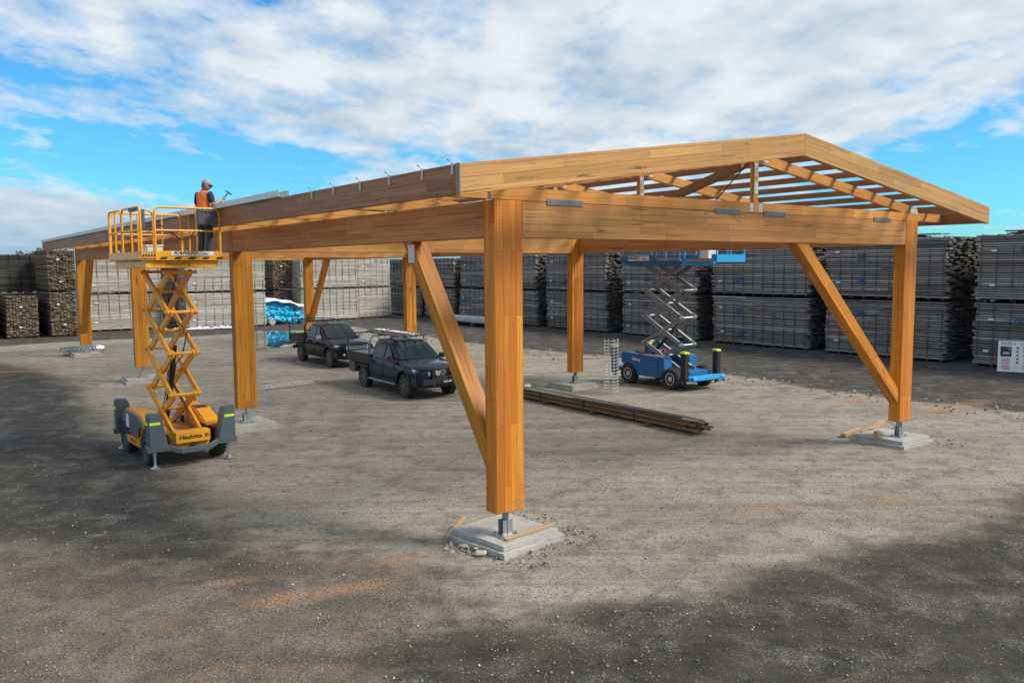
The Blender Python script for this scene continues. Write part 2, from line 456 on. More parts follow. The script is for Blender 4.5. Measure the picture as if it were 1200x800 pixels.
b1 = kbrace('v', B_, 1, .20, .30, 1.12, 2.52, .30)
b2 = kbrace('u', SPAN-A, -1, .16, .24, 1.0, 4.20, .40)
b3 = kbrace('v', VB[3], -1, .20, .30, 1.12, 2.52, .30)
b4 = kbrace('v', VB[3], -1, SPAN-.20, .30, 1.12, 2.52, .30)
for b, (p, d) in ((b1, ((.044, 2.50, 4.52), (.008, .17, .30))),):
    pl = MB().box((0,0,0), (d[0], d[1]*1.15, d[2])).build('nail_plate', M['perf'], b)
    pl.matrix_local = b.matrix_basis.inverted() @ Matrix.Translation(p)

# fascia boards over the two gables (mitred at the ridge) and eave beams down the sides
def fascia(v):
    for s in (-1, 1):
        e = UM + s*(UM+1.26)
        z0, z1 = roof(UM)-.2, roof(e)-.2
        if s < 0: timber('fascia_board', (e, v, z1), (UM, v, z0), .10, .395*ca, M['fascia'], pav, ends=(SL, SL))
        else: timber('fascia_board', (UM, v, z0), (e, v, z1), .10, .395*ca, M['fascia'], pav, ends=(-SL, -SL))
fascia(-.98); fascia(36.25)
for s in (-1, 1):
    u = UM + s*(UM+1.20)
    eb = timber('eave_beam', (u, -.925, 5.41), (u, 36.195, 5.41), .10, .385, M['eave'] if s < 0 else M['purlin'], pav)
    if s < 0:
        for k, v in enumerate((3.586, 2.72, 1.76, .83, -.10, -.86)):
            m = MB().box((v-17.635, .058, .13), (.05, .012, .14)).box((v-17.635, .03, .199), (.05, .06, .012))
            m.cyl((v-17.635, .05, .19), (v-17.635+.08, .08, .255), .006, 6).cyl((v-17.635+.065,.075,.245),(v-17.635+.085,.082,.262),.012,6)
            m.build('cleat', M['gal'], eb)
MB().box((-1.267, -1.00, 5.41), (.008, .05, .39)).build('end_plate', M['greysteel'], pav)
MB().bar((-.10,-.02,5.27),(-.28,-.30,5.45),.05,.012).build('tie_strap', M['galflat'], pav)
m = MB()                                       # steel channel already fixed along the far part of the left eave
m.box((-1.20, (5.0+36.3)/2, 5.612), (.20, 31.3, .008)).box((-1.297, (5.0+36.3)/2, 5.665), (.006, 31.3, .115)).box((-1.10, (5.0+36.3)/2, 5.665), (.006, 31.3, .115))
m.box((-1.28, (5.0+36.3)/2, 5.722), (.04, 31.3, .006)).box((-1.12, (5.0+36.3)/2, 5.722), (.04, 31.3, .006))
m.build('eave_channel', M['galflat'], pav)
m = MB()
m.box((-.98, (6.2+36.3)/2, 5.66), (.16, 30.1, .02)).box((-.92, (6.2+36.3)/2, 5.70), (.01, 30.1, .09))
m.build('eave_channel', M['gal'], pav)

# ------------------------------------------------------------------ footings
def slab(u, v, rot, label, thick=.17, w=1.2, base=True, wob=.012):
    t = thing('concrete_footing', label, 'footing', W(u, v), TH+rot, 'concrete footings under the pavilion columns')
    def blk(wx, wy, z0, z1, name, jit):
        m = MB(); m.box((0,0,(z0+z1)/2), (wx, wy, z1-z0))
        bmesh.ops.subdivide_edges(m.bm, edges=m.bm.edges[:], cuts=6, use_grid_fill=True)
        for v_ in m.bm.verts:
            n = mnoise.noise_vector(v_.co*3.1+Vector((u, v, 0))); v_.co += n*jit*(1 if v_.co.z < z1-.001 else .35)
        return m.build(name, M['concrete'], t, bevel=.006)
    if base:
        blk(w+.14, w+.14, -.05, .085, 'footing_base', .03)
        blk(w, w, .086, thick, 'footing_cap', wob)
    else: blk(w, w, -.05, thick, 'footing_cap', wob)
    return t
slab(.44, .40, .13, 'stepped concrete footing under the near centre column with a timber strip across it')
slab(SPAN-A/2+.1, .36, -.02, 'concrete footing under the right hand front column beside pale timber offcuts')
slab(A/2+.05, VB[1]+.3, .06, 'concrete footing between the yellow lift and the open middle of the yard')
slab(A/2, VB[2]+.3, -.04, 'concrete footing behind the yellow lift on its left')
slab(A/2, VB[3]+.3, .03, 'farthest left concrete footing, behind the coiled wire cage')
slab(SPAN-A/2, VB[1]+.3, .08, 'concrete footing between the parked utes and the blue lift')
slab(SPAN-A/2, VB[2]+.3, 0, 'concrete footing behind the navy ute with the ladder')
slab(SPAN-A/2, VB[3]+.3, 0, 'concrete footing under the back column behind the charcoal ute')

# ------------------------------------------------------------------ scissor lifts
def wheel(parent, c, r, w, rimmat, name='wheel', side=-1, axis='x', lugs=18, spokes=0, hub=.55):
    """tyre + rim, axle along local x; side = which way the rim faces"""
    e = link(name, None, parent); e.location = c; e.empty_display_size = .1
    if axis == 'y': e.rotation_euler = (0, 0, PI/2)
    m = MB(); h = w/2; s = side
    m.lathe([(r*hub, -h*.7), (r*.80, -h), (r*.95, -h*.92), (r, -h*.55), (r, h*.55), (r*.95, h*.92), (r*.80, h), (r*hub, h*.7)], axis='x', seg=32)
    for k in range(lugs):
        a = 2*PI*k/lugs
        for q in (-1, 1):
            b = a + q*PI/lugs*.5
            m.box((q*h*.45, r*1.0*math.cos(b), r*1.0*math.sin(b)), (h*.85, .045*r/.35, .05*r/.35), Matrix.Rotation(b-PI/2, 3, 'X') @ Matrix.Rotation(q*.35, 3, 'Z'))
    m.build('tyre', M['rubber'], e, smooth=True)
    m = MB()
    m.lathe([(r*hub*1.02, s*h*.5), (r*hub*1.04, s*h*.86), (r*hub*.92, s*h*.88), (r*hub*.85, s*h*.35)], axis='x', seg=28)
    if spokes:
        for k in range(spokes):
            a = 2*PI*k/spokes
            m.bar((s*h*.62, 0, 0), (s*h*.72, r*hub*.97*math.cos(a), r*hub*.97*math.sin(a)), .055, .05, up=(1,0,0))
        m.lathe([(r*.16, s*h*.4), (r*.15, s*h*.82), (r*.05, s*h*.86)], axis='x', seg=14)
    else:
        m.lathe([(r*hub*.9, s*h*.42), (r*hub*.5, s*h*.55), (r*hub*.46, s*h*.75), (r*.08, s*h*.78)], axis='x', seg=20)
        for k in range(6):
            a = 2*PI*k/6; m.cyl((s*h*.6, r*.34*math.cos(a), r*.34*math.sin(a)), (s*h*.66, r*.34*math.cos(a), r*.34*math.sin(a)), .014, 6)
    m.build('rim', rimmat, e, smooth=True)
    return e

def scissor(parent, zs, y0, y1, xs, mat, sec=(.05,.115), pinr=.03, pinmat=None, yshift=0.0):
    """crossed arms between pivot heights zs, y0 near end, y1 far end, xs = (left, right) arm sets"""
    for i in range(len(zs)-1):
        za, zb = zs[i], zs[i+1]
        for k, x in enumerate(xs):
            s = -1 if k == 0 else 1
            for (pa, pb, off) in (((y0, za), (y1, zb), .036), ((y1, za), (y0, zb), -.036)):
                m = MB(); m.bar((x+s*off, pa[0], pa[1]), (x+s*off, pb[0], pb[1]), sec[0], sec[1])
                for (yy, z_) in (pa, pb): m.cyl((x+s*off-.032, yy, z_), (x+s*off+.032, yy, z_), .06, 12)
                m.build('scissor_arm', mat, parent, bevel=.005)
        MB().cyl((xs[0]-.08, (y0+y1)/2, (za+zb)/2), (xs[1]+.08, (y0+y1)/2, (za+zb)/2), pinr, 10).build('cross_tube', pinmat or mat, parent)
        for yy in (y0, y1): MB().cyl((xs[0]-.10, yy, zb), (xs[1]+.10, yy, zb), pinr, 10).build('cross_tube', pinmat or mat, parent)

# --- yellow lift, its short end facing the camera
P0 = at(187, 545); P1 = at(267, 531)
LR = math.radians(39.0)
cx, sx = math.cos(LR), math.sin(LR)
LO = Vector((P0.x + .80*cx + .14 - .06, P0.y + .80*sx - .32 - .05, 0))
yl = thing('scissor_lift', 'tall yellow scissor lift with grey outrigger towers, raised to the left eave', 'scissor lift', LO, LR)
for (x, y) in ((-.80, .04), (.80, .04), (-.80, 2.72), (.80, 2.72)):
    m = MB(); m.cyl((x, y, .03), (x, y, .52), .028, 12).cyl((x, y, .3), (x, y, .5), .045, 12)
    m.lathe([(.10, .0), (.10, .02), (.04, .05), (.03, .09)], (x, y, 0), 'z', 16)
    m.build('outrigger_leg', M['gal'], yl)
    s = 1 if x < 0 else -1; d = 1 if y < 1 else -1
    m = MB()        # tower: wide foot narrowing to a slanted head
    w0, w1 = .40, .24
    x0 = x - s*.13
    poly = [(x0, .42), (x0+s*w0, .42), (x0+s*(w0-.03), .62), (x0+s*(w1+.05), 1.10), (x0+s*w1, 1.20), (x0+s*.02, 1.22), (x0, 1.17)]
    m.prism(poly, y-.12, y+.12, 'y')
    tw = m.build('outrigger_tower', M['slate'], yl, bevel=.015, seg=2)
    MB().box((x0+s*.13, y-d*.123, 1.00), (.22, .006, .055)).build('reflector', M['lime'], tw)
    if s > 0: MB().box((x0-s*.003, y, 1.00), (.006, .18, .055)).build('reflector', M['lime'], tw)
m = MB()            # front cross bar with its dropped middle
m.box((-.74, 0, .44), (.46, .14, .13)).box((.74, 0, .44), (.46, .14, .13))
m.bar((-.54, -.02, .44), (-.30, -.15, .36), .07, .12).bar((.54, -.02, .44), (.30, -.15, .36), .07, .12).bar((-.31, -.15, .36), (.31, -.15, .36), .08, .12)
m.build('front_bar', M['slate'], yl, bevel=.01)
m = MB(); m.box((-.74, 2.76, .44), (.46, .14, .13)).box((.74, 2.76, .44), (.46, .14, .13)).box((0, 2.76, .42), (1.1, .1, .1))
m.build('rear_bar', M['slate'], yl, bevel=.01)
m = MB(); m.box((0, 1.38, .50), (.78, 2.6, .22)).box((0, 1.38, .36), (.5, 2.3, .14)).box((0, .1, .40), (.7, .12, .2))
m.build('chassis', M['yellowdirty'], yl, bevel=.01)
m = MB(); m.box((0, -.035, .62), (.74, .03, .24)).box((0, .10, .735), (.74, .27, .02)).box((-.36, .1, .62), (.02, .26, .22)).box((.36, .1, .62), (.02, .26, .22))
fp = m.build('front_panel', M['yellow'], yl, bevel=.006)
text_part('maker_lettering', 'Haulotte', .13, M['black'], fp, (-.06, -.052, .62), '-y', .002, .12, .004, 1.05)
m = MB(); m.prism([(.235,.66),(.265,.66),(.31,.62),(.265,.58),(.235,.58),(.275,.62)], -.056, -.05, 'y').build('chevron', M['black'], fp)
m = MB(); m.prism([(.285,.66),(.315,.66),(.36,.62),(.315,.58),(.285,.58),(.325,.62)], -.056, -.05, 'y').build('chevron', M['red'], fp)
MB().cyl((.0,-.10,.43),(.0,.0,.43),.045,10).tube([(-.12,-.02,.44),(-.05,-.07,.39),(.05,-.07,.47),(.12,-.02,.41)],.012,6).build('hose_loop', M['black'], yl)
for s in (-1, 1):   # side hoods: orange top, slate skirt with the wheel arches cut by shape
    prof = [(.36, .74), (1.0, .74), (1.08, .40), (1.88, .40), (1.96, .74), (2.58, .74), (2.55, .93), (2.25, 1.05), (1.15, 1.05), (.62, .88)]
    m = MB(); m.prism([(a, b) for a, b in prof], s*.42, s*.80, 'x')
    hd = m.build('side_hood', M['yellow'], yl, bevel=.03, seg=2)
    prof2 = [(1.12, .52), (1.86, .52), (1.94, .70), (2.50, .72), (2.50, .90), (2.22, 1.02), (1.2, 1.02), (.72, .88), (.62, .78), (1.02, .77)]
    MB().prism(prof2, s*.805, s*.845, 'x').build('side_skirt', M['slate'], hd, bevel=.012)
    MB().box((s*.85, 1.45, .40), (.03, 1.05, .16)).build('side_step', M['yellow'], hd)
    if s < 0:
        MB().box((-.85, 1.95, .80), (.006, .22, .30)).build('sticker_panel', M['white'], hd)
        text_part('side_lettering', 'HAULOTTE', .10, M['black'], hd, (-.867, 1.45, .40), '-x', .002)
    else:
        MB().prism([(.5,.79),(.72,.86),(.86,.86),(.82,.70),(.55,.66)], .44, .62, 'x').build('engine_vent', M['black'], hd)
        MB().box((.60, .405, .60), (.26, .01, .10)).build('engine_vent', M['black'], hd)
        MB().box((.6, .40, .72), (.10, .03, .07)).build('beacon', M['orange'], hd)
        MB().box((.6, 1.3, 1.056), (.25, .35, .02)).build('hood_vent', M['black'], hd)
for (x, y) in ((-.72, .62), (.72, .62), (-.72, 2.28), (.72, 2.28)):
    wheel(yl, (x, y, .355), .355, .27, M['slate'], side=-1 if x < 0 else 1)
zs = [.66, 1.50, 2.42, 3.34, 4.22]
scissor(yl, zs, .42, 2.15, (-.25, .27), M['yellow'], (.06, .15), .036)
m = MB(); m.cyl((0, 1.9, .75), (0, 1.15, 2.1), .065, 14).cyl((0, 1.3, 1.82), (0, .95, 2.55), .04, 12)
m.build('lift_cylinder', M['black'], yl)
m = MB(); m.tube([(.12, .5, .7), (.14, .9, 1.2), (.1, 2.0, 1.8), (.12, .9, 2.3), (.14, .5, 2.9), (.1, 1.9, 3.3), (.1, 1.0, 4.1)], .014, 6)
m.tube([(-.2, 1.6, .8), (-.22, 1.2, 1.3), (-.2, .9, 1.9), (-.2, .6, 2.25), (-.16, .45, 2.1), (-.18, .6, 1.95)], .011, 6)
m.build('hose', M['black'], yl)
# platform
DZ = 4.56
m = MB()
m.prism([(-.80,4.31),(.62,4.31),(.74,4.38),(.74,4.47),(-.80,4.47)],   .05, 2.55, 'y')
pt = m.build('platform_tray', M['yellow'], yl, bevel=.01)
text_part('tray_lettering', 'HAULOTTE', .10, M['black'], pt, (-.12, .046, 4.39), '-y', .002)
MB().box((-.05, 1.31, 4.50), (1.68, 2.63, .05)).build('platform_deck', M['yellowdirty'], yl)
m = MB(); m.box((.09, -.02, 4.575), (1.40, .03, .20))
tb = m.build('toe_board', M['yellow'], yl, bevel=.004)
for k in range(5):
    xx = -.54 + k*.295
    MB().prism([(xx,4.50),(xx+.14,4.50),(xx+.19,4.55),(xx+.05,4.55)], -.040, -.036, 'y').build('hazard_stripe', M['black'], tb)
sg = MB().box((.16, -.041, 4.625), (.90, .008, .09)).build('hire_sign', M['white'], tb)
text_part('sign_lettering', 'KANGO', .085, M['black'], sg, (.0, -.048, 4.632), '-y', .001, .35, .003, 1.6)
text_part('sign_lettering', 'HIRE', .065, M['black'], sg, (.39, -.048, 4.612), '-y', .001, .25, .0, 1.5)
m = MB(); m.box((-.74, -.01, 4.59), (.28, .03, .15)); pl = m.build('toe_board', M['yellowdirty'], yl)
mm = MB()
for k in range(5): mm.box((-.85+k*.055, -.028, 4.58), (.028, .008, .045))
mm.build('slots', M['black'], pl)
m = MB(); m.box((-.895, 1.31, 4.58), (.03, 2.63, .16)).box((.785, 1.31, 4.58), (.03, 2.63, .16)).box((-.055, 2.62, 4.58), (1.68, .03, .16))
m.build('toe_board', M['yellow'], yl)
def frame_rail(pts_fn, name='guard_rail', mids=(), h=1.04, n=4, mat=None, a=0, b=1, parent=None, r=.024):
    """a rounded hoop from foot to foot with a mid rail and posts; pts_fn(t, z) gives points along one side"""
    m = MB(); L = b-a; c = .14
    z0, z1 = DZ+.02, DZ+h
    hoop = [pts_fn(a, z0), pts_fn(a, z1-c)]
    for k in range(1, 6): t = k/6*PI/2; hoop.append(pts_fn(a+c*(1-math.cos(t)), z1-c+c*math.sin(t)))
    for k in range(0, 6): t = k/6*PI/2; hoop.append(pts_fn(b-c*(1-math.sin(t)), z1-c+c*math.cos(t)))
    hoop += [pts_fn(b, z1-c), pts_fn(b, z0)]
    m.tube(hoop, r, 10)
    m.tube([pts_fn(a, DZ+h*.53), pts_fn(b, DZ+h*.53)], r*.85, 8)
    for q in mids: m.tube([pts_fn(q, z0), pts_fn(q, z1)], r*.85, 8)
    return m.build(name, mat or M['yellow'], parent or yl, smooth=True)
frame_rail(lambda t, z: (t, -.02, z), a=-.60, b=.77)
frame_rail(lambda t, z: (-.88, t, z), a=.0, b=1.45, mids=(.7,))
frame_rail(lambda t, z: (-.88, t, z), a=1.50, b=2.60, mids=(2.05,))
frame_rail(lambda t, z: (.77, t, z), a=.0, b=1.45, mids=(.75,))
frame_rail(lambda t, z: (.77, t, z), a=1.50, b=2.60, mids=(2.05,))
frame_rail(lambda t, z: (t, 2.60, z), a=-.86, b=.75, mids=(-.25, .3))
frame_rail(lambda t, z: (t, .10, z), 'gate', a=-.84, b=-.60, h=.98, r=.018)
MB().box((-.86, .55, DZ+1.0), (.09, .50, .07)).bar((-.82,.06,DZ+.98),(-.82,.06,DZ+.6),.09,.06).build('control_bracket', M['greybox'], yl)
m = MB(); m.tube([(.76,.7,DZ+.64),(.5,.1,DZ+.62),(.25,.03,DZ+.55),(.10,.02,DZ+.38),(-.05,.02,DZ+.36),(-.25,.03,DZ+.5),(-.45,.05,DZ+.66),(-.8,.3,DZ+.62)], .013, 6)
m.build('control_cable', M['black'], yl)
MB().box((-.87, 2.0, 4.63), (.012, .3, .16)).build('notice', M['white'], yl)

cb = MB(); cb.box((0,0,0), (.36, .18, .34)); cb.box((0,-.105,.12), (.36,.01,.03)); cb.cyl((-.1,-.10,.05),(-.1,-.115,.05),.015).cyl((.05,-.10,-.02),(.05,-.115,-.02),.015).cyl((.14,-.10,.03),(.14,-.115,.03),.015)
cbx = cb.build('control_box', M['greybox'], yl, bevel=.01); cbx.location = (.50, .04, DZ+.86)
def lift_pt(x, y, z): return Vector((LO.x + x*cx - y*sx, LO.y + x*sx + y*cx, z))
tubw = thing('paint_tub', 'small white rectangular tub with a green label on the yellow platform deck', 'tub', lift_pt(-.50, .55, 4.527), LR)
MB().box((0,0,.13), (.34,.28,.26)).build('tub_body', M['white'], tubw, bevel=.02, seg=2)
MB().box((0,0,.27), (.37,.31,.03)).build('lid', M['white'], tubw, bevel=.008)
MB().cyl((-.06,-.143,.10),(-.06,-.147,.10),.05,16).build('label', M['green'], tubw)

# --- blue lift, its long side facing the camera
BO = at(786, 456); BR_ = at(738, 448)
bd = (BO-BR_); bl_ang = math.atan2(bd.y, bd.x) + PI/2      # local -y points along its heading
# local frame: x across (W), y back along the body, origin midway between the front wheels
BLR = math.radians(35.5)
bcx, bsx = math.cos(BLR), math.sin(BLR)
BOo = Vector((BO.x + .86*bcx - 0*bsx, BO.y + .86*bsx + 0*bcx, 0))
bl = thing('scissor_lift', 'blue scissor lift with grey arms and black outrigger towers, deck raised under the beams', 'scissor lift', BOo, BLR)
for (x, y) in ((-.80, 0), (.80, 0), (-.80, 2.1), (.80, 2.1)):
    wheel(bl, (x, y, .36), .36, .28, M['galflat'], side=-1 if x < 0 else 1)
m = MB(); m.box((0, 1.05, .50), (1.05, 3.2, .28)); m.build('chassis', M['blue'], bl, bevel=.01)
for s in (-1, 1):
    m = MB(); m.prism([(.50,.32),(1.66,.32),(1.70,.42),(2.5,.72),(2.52,1.06),(2.42,1.12),(.36,1.04),(.32,.60),(.42,.55)], s*.44, s*.86, 'x')
    sb = m.build('side_housing', M['blue'], bl, bevel=.02, seg=2)
    MB().box((s*.866, .62, .72), (.012, .02, .60)).build('panel_gap', M['black'], sb)
    if s < 0:
        text_part('maker_lettering', 'Allberg', .15, M['white'], sb, (-.872, 1.72, .90), '-x', .002, .0, .004)
        MB().box((-.4, 2.0, 1.13), (.2, .25, .05)).build('filler_box', M['black'], sb)
    MB().box((s*.6, 1.7, 1.115), (.16, .12, .10)).build('red_switch', M['red'], sb)
    MB().box((s*.62, .9, 1.075), (.42, .8, .03)).build('walk_plate', M['gal'], sb)
for (x, y) in ((-.90, -.66), (.72, -.66), (-.90, 2.80), (.84, 2.80)):
    s = -1 if x < 0 else 1
    m = MB(); m.box((x, y, .84), (.20, .22, 1.02)).box((x, y+.0, .36), (.12, .12, .3))
    ot = m.build('outrigger_tower', M['black'], bl, bevel=.02, seg=2)
    MB().box((x, y, 1.325), (.205, .225, .06)).build('reflector', M['lime'], ot)
m = MB(); m.box((0, -.72, .42), (1.66, .18, .16)).box((0, -.92, .42), (1.25, .12, .12)).bar((-.5,-.15,.45),(-.62,-.85,.42),.12,.12).bar((.5,-.15,.45),(.62,-.85,.42),.12,.12)
m.cyl((-.80,-.92,.42),(-.62,-.92,.42),.09,14).cyl((.62,-.92,.42),(.80,-.92,.42),.09,14)
m.build('front_bar', M['litblue'], bl, bevel=.012)
m = MB(); m.box((0, 2.9, .45), (1.66, .14, .16)); m.build('rear_bar', M['blue'], bl, bevel=.012)
bz = [.62, 1.50, 2.46, 3.42, 4.34]
scissor(bl, bz, .02, 1.85, (-.32, .32), M['armgrey'], (.05, .15), .03, M['galflat'])
m = MB()
for i in range(4):
    for x in (-.37, .27):
        m.bar((x+.015, .10, bz[i]+.12), (x+.015, 1.75, bz[i+1]+.05), .05, .012)
m.build('lit_flange_strip', M['galflat'], bl)  # pale strips standing in for light on the arms' upper flanges
m = MB(); m.cyl((0, 1.9, .9), (0, .7, 2.0), .06, 14).cyl((0, 1.0, 1.75), (0, .3, 2.45), .035, 12); m.build('lift_cylinder', M['black'], bl)
BD = 4.34
m = MB(); m.prism([(-.36, BD), (-.22, BD-.09), (2.15, BD-.09), (2.45, BD), (2.45, BD+.1), (-.36, BD+.1)], -.80, .80, 'x'); m.build('deck_tray', M['blue'], bl, bevel=.008)
m = MB(); m.box((0, 1.04, BD+.12), (1.72, 2.8, .04)); dk = m.build('deck', M['gal'], bl)
m = MB(); m.box((-.87, 1.6, BD+.20), (.03, 1.7, .20)).box((.87, 1.04, BD+.20), (.03, 2.8, .20)).box((0, 2.46, BD+.20), (1.76, .03, .20))
m.build('toe_board', M['blue'], bl)
m = MB(); m.box((-.86, .2, BD+.16), (.03, 1.1, .10)).box((-.70, -1.0, BD+.11), (.03, 1.3, .09)); m.build('slide_rail', M['barpale'], bl)
hs = MB().box((-.89, 1.60, BD+.20), (.008, 1.05, .17)).build('hire_sign', M['white'], bl)
text_part('sign_lettering', 'KANGO', .15, M['black'], hs, (-.897, 1.84, BD+.21), '-x', .001, .35, .004, 1.0)
text_part('sign_lettering', 'HIRE', .11, M['black'], hs, (-.897, 1.31, BD+.175), '-x', .001, .25, .0, 1.0)
ex = MB().box((0, -1.08, BD+.14), (1.36, 1.44, .04)).build('extension_deck', M['gal'], bl)
m = MB(); m.box((-.69, -1.7, BD+.18), (.03, .2, .24)).box((.69, -1.1, BD+.18), (.03, 1.4, .20)).box((0, -1.815, BD+.17), (1.42, .03, .25))
m.build('toe_board', M['litblue'], ex)
m = MB(); m.prism([(-.36, BD-.06), (-.50, BD), (-.50, BD+.09), (-.36, BD+.09)], -.78, .78, 'x').build('extension_beam', M['litblue'], ex)
DZ_keep = DZ; DZ = BD+.14
for x in (-.86, .86):
    frame_rail(lambda t, z, x=x: (x, t, z), a=-.34, b=1.0, mids=(.3,), mat=M['litblue'], parent=bl)
    frame_rail(lambda t, z, x=x: (x, t, z), a=1.04, b=2.44, mids=(1.5, 2.0), mat=M['blue'], parent=bl)
    frame_rail(lambda t, z, x=x: (x*.80, t, z), a=-1.8, b=-.40, mids=(-1.1,), mat=M['litblue'], parent=bl)
frame_rail(lambda t, z: (t, 2.45, z), a=-.84, b=.84, mids=(-.3, .3), mat=M['blue'], parent=bl)
frame_rail(lambda t, z: (t, -1.8, z), a=-.68, b=.68, mids=(0,), mat=M['litblue'], parent=bl)
DZ = DZ_keep
crate = MB().box((0,0,.17), (.5,.4,.34)); crate.box((0,0,.35), (.53,.43,.03))
cr = crate.build('white_bin', M['white'], None, bevel=.015)
cr.location = (BOo.x + (-.45)*bcx - (-1.25)*bsx, BOo.y + (-.45)*bsx + (-1.25)*bcx, BD+.163); cr.rotation_euler = (0,0,BLR)
tag(cr, 'white plastic bin standing on the extended deck of the blue lift', 'bin')

# ------------------------------------------------------------------ utes
def cut(o, cutters):
    for c in cutters:
        md = o.modifiers.new('cut', 'BOOLEAN'); md.operation = 'DIFFERENCE'; md.solver = 'EXACT'; md.object = c
    dg = bpy.context.evaluated_depsgraph_get(); dg.update()
    me = bpy.data.meshes.new_from_object(o.evaluated_get(dg))
    o.modifiers.clear(); o.data = me
    for c in cutters: bpy.data.objects.remove(c)
def loft(stations, n_across=0):
    """stations: list of rings of (x, y, z), all the same length"""
    m = MB(); rings = [[m.bm.verts.new(p) for p in r] for r in stations]
    k = len(rings[0])
    for a, b in zip(rings, rings[1:]):
        for i in range(k): m.bm.faces.new((a[i], a[(i+1) % k], b[(i+1) % k], b[i]))
    m.bm.faces.new(rings[0][::-1]); m.bm.faces.new(rings[-1])
    return m
def ute(label, loc, ang, paintm, kind):
    car = thing('parked_ute', label, 'ute', loc, ang, 'utes parked under the pavilion')
    AF, AR, TR = 1.65, -1.57, .78
    def ring(x, wb, w, zb, zs, zt, wt):
        half = [(wb, zb), (w*.985, zb+.10), (w, (zb+zs)/2+.05), (w*.985, zs-.08), (w*.95, zs), (wt, zt), (wt*.45, zt+.025)]
        return [(x, -y, z) for y, z in half] + [(x, y, z) for y, z in reversed(half)]
    st = [ring(2.60, .52, .60, .60, .92, .97, .45), ring(2.56, .66, .74, .52, .95, 1.01, .60), ring(2.42, .78, .86, .46, .99, 1.06, .70), ring(2.15, .84, .915, .42, 1.03, 1.10, .76),
          ring(1.65, .86, .935, .40, 1.06, 1.14, .78), ring(1.20, .86, .93, .38, 1.08, 1.18, .78), ring(.90, .86, .925, .38, 1.10, 1.19, .80), ring(0, .86, .925, .38, 1.13, 1.17, .84),
          ring(-.60, .86, .925, .38, 1.14, 1.17, .84), ring(-.98, .86, .91, .42, 1.14, 1.17, .84)]
    body = loft(st).build('body', paintm, car, smooth=True)
    cutters = []
    for sy in (-1, 1):
        c = MB().cyl((AF, sy*.55, .42), (AF, sy*1.2, .42), .47, 28).build('c', M['black']); c.parent = car; c.matrix_parent_inverse = Matrix.Identity(4); cutters.append(c)
    bpy.context.view_layer.update()
    cut(body, cutters)
    for p in body.data.polygons: p.use_smooth = True
    try: body.data.set_sharp_from_angle(angle=math.radians(32))
    except Exception: pass
    # cabin shell: pillars and roof
    def cab(x, yb, zb, yt, zt):
        return [(x[0], -yb, zb), (x[1], -yt, zt-.05), (x[2], -yt+.10, zt), (x[2], yt-.10, zt), (x[1], yt, zt-.05), (x[0], yb, zb)]
    cs = [[(1.22, -.80, 1.15), (1.20, -.76, 1.17), (1.18, -.70, 1.18), (1.18, .70, 1.18), (1.20, .76, 1.17), (1.22, .80, 1.15)],
          [(.62, -.85, 1.14), (.62, -.72, 1.52), (.62, -.62, 1.545), (.62, .62, 1.545), (.62, .72, 1.52), (.62, .85, 1.14)],
          [(.22, -.87, 1.14), (.22, -.68, 1.71), (.22, -.58, 1.765), (.22, .58, 1.765), (.22, .68, 1.71), (.22, .87, 1.14)],
          [(-.30, -.87, 1.14), (-.30, -.67, 1.75), (-.30, -.57, 1.81), (-.30, .57, 1.81), (-.30, .67, 1.75), (-.30, .87, 1.14)],
          [(-.80, -.87, 1.14), (-.80, -.66, 1.71), (-.80, -.57, 1.77), (-.80, .57, 1.77), (-.80, .66, 1.71), (-.80, .87, 1.14)],
          [(-.97, -.86, 1.14), (-.93, -.66, 1.62), (-.92, -.57, 1.66), (-.92, .57, 1.66), (-.93, .66, 1.62), (-.97, .86, 1.14)]]
    loft(cs).build('cabin', paintm, car, bevel=.012, smooth=True)
    def lerp(a, b, t): return Vector(a).lerp(Vector(b), t)
    def pane(quad, name, off, mat=M['glass'], inset=0.0):
        q = [Vector(p) for p in quad]; n = (q[1]-q[0]).cross(q[-1]-q[0]).normalized()
        m = MB(); a = [m.bm.verts.new(p + n*off) for p in q]; b = [m.bm.verts.new(p + n*(off-.02)) for p in q]
        m.bm.faces.new(a); m.bm.faces.new(b[::-1]); k = len(a)
        for i in range(k): m.bm.faces.new((a[i], b[i], b[(i+1) % k], a[(i+1) % k]))
        return m.build(name, mat, car)
    # windscreen in two slightly folded thirds is read as one pane
    wm = MB(); rows = []
    for t in (0, .33, .66, 1):
        x = 1.175 + (.27-1.175)*t; z = 1.20 + (1.752-1.20)*t + .025*math.sin(PI*t); w_ = .735 - .145*t
        rows.append([wm.bm.verts.new((x + .035*math.cos(PI/2*s_/4), s_/4*w_, z + .012)) for s_ in range(-4, 5)])
    for a, b in zip(rows, rows[1:]):
        for i in range(8): wm.bm.faces.new((a[i], a[i+1], b[i+1], b[i]))
    wm.build('windscreen', M['glass'], car, smooth=True)
    for s in (-1, 1):
        def side(x, z):
            t = (z-1.14)/(1.72-1.14)
            return (x, s*(.872 - .185*t + .006), z)
        f = [side(.80, 1.20), side(.16, 1.20), side(.16, 1.66), side(.30, 1.655)]
        r_ = [side(.08, 1.20), side(-.72, 1.20), side(-.80, 1.30), side(-.72, 1.62), side(.08, 1.665)]
        if s > 0: f = f[::-1]; r_ = r_[::-1]
        pane(f if s > 0 else f, 'side_window', .008); pane(r_, 'side_window', .008)
        # doors: shut lines, handles
        d = MB()
        for x in (.98, .10, -.78): d.box((x, s*.925, .82), (.012, .012, .62))
        d.box((.1, s*.927, .50), (1.76, .010, .012))
        d.build('shut_lines', M['black'], body)
        for x in (.22, -.66): MB().box((x, s*.937, 1.0), (.17, .03, .03)).build('door_handle', M['black'] if kind == 'navy' else M['chrome'], car, bevel=.006)
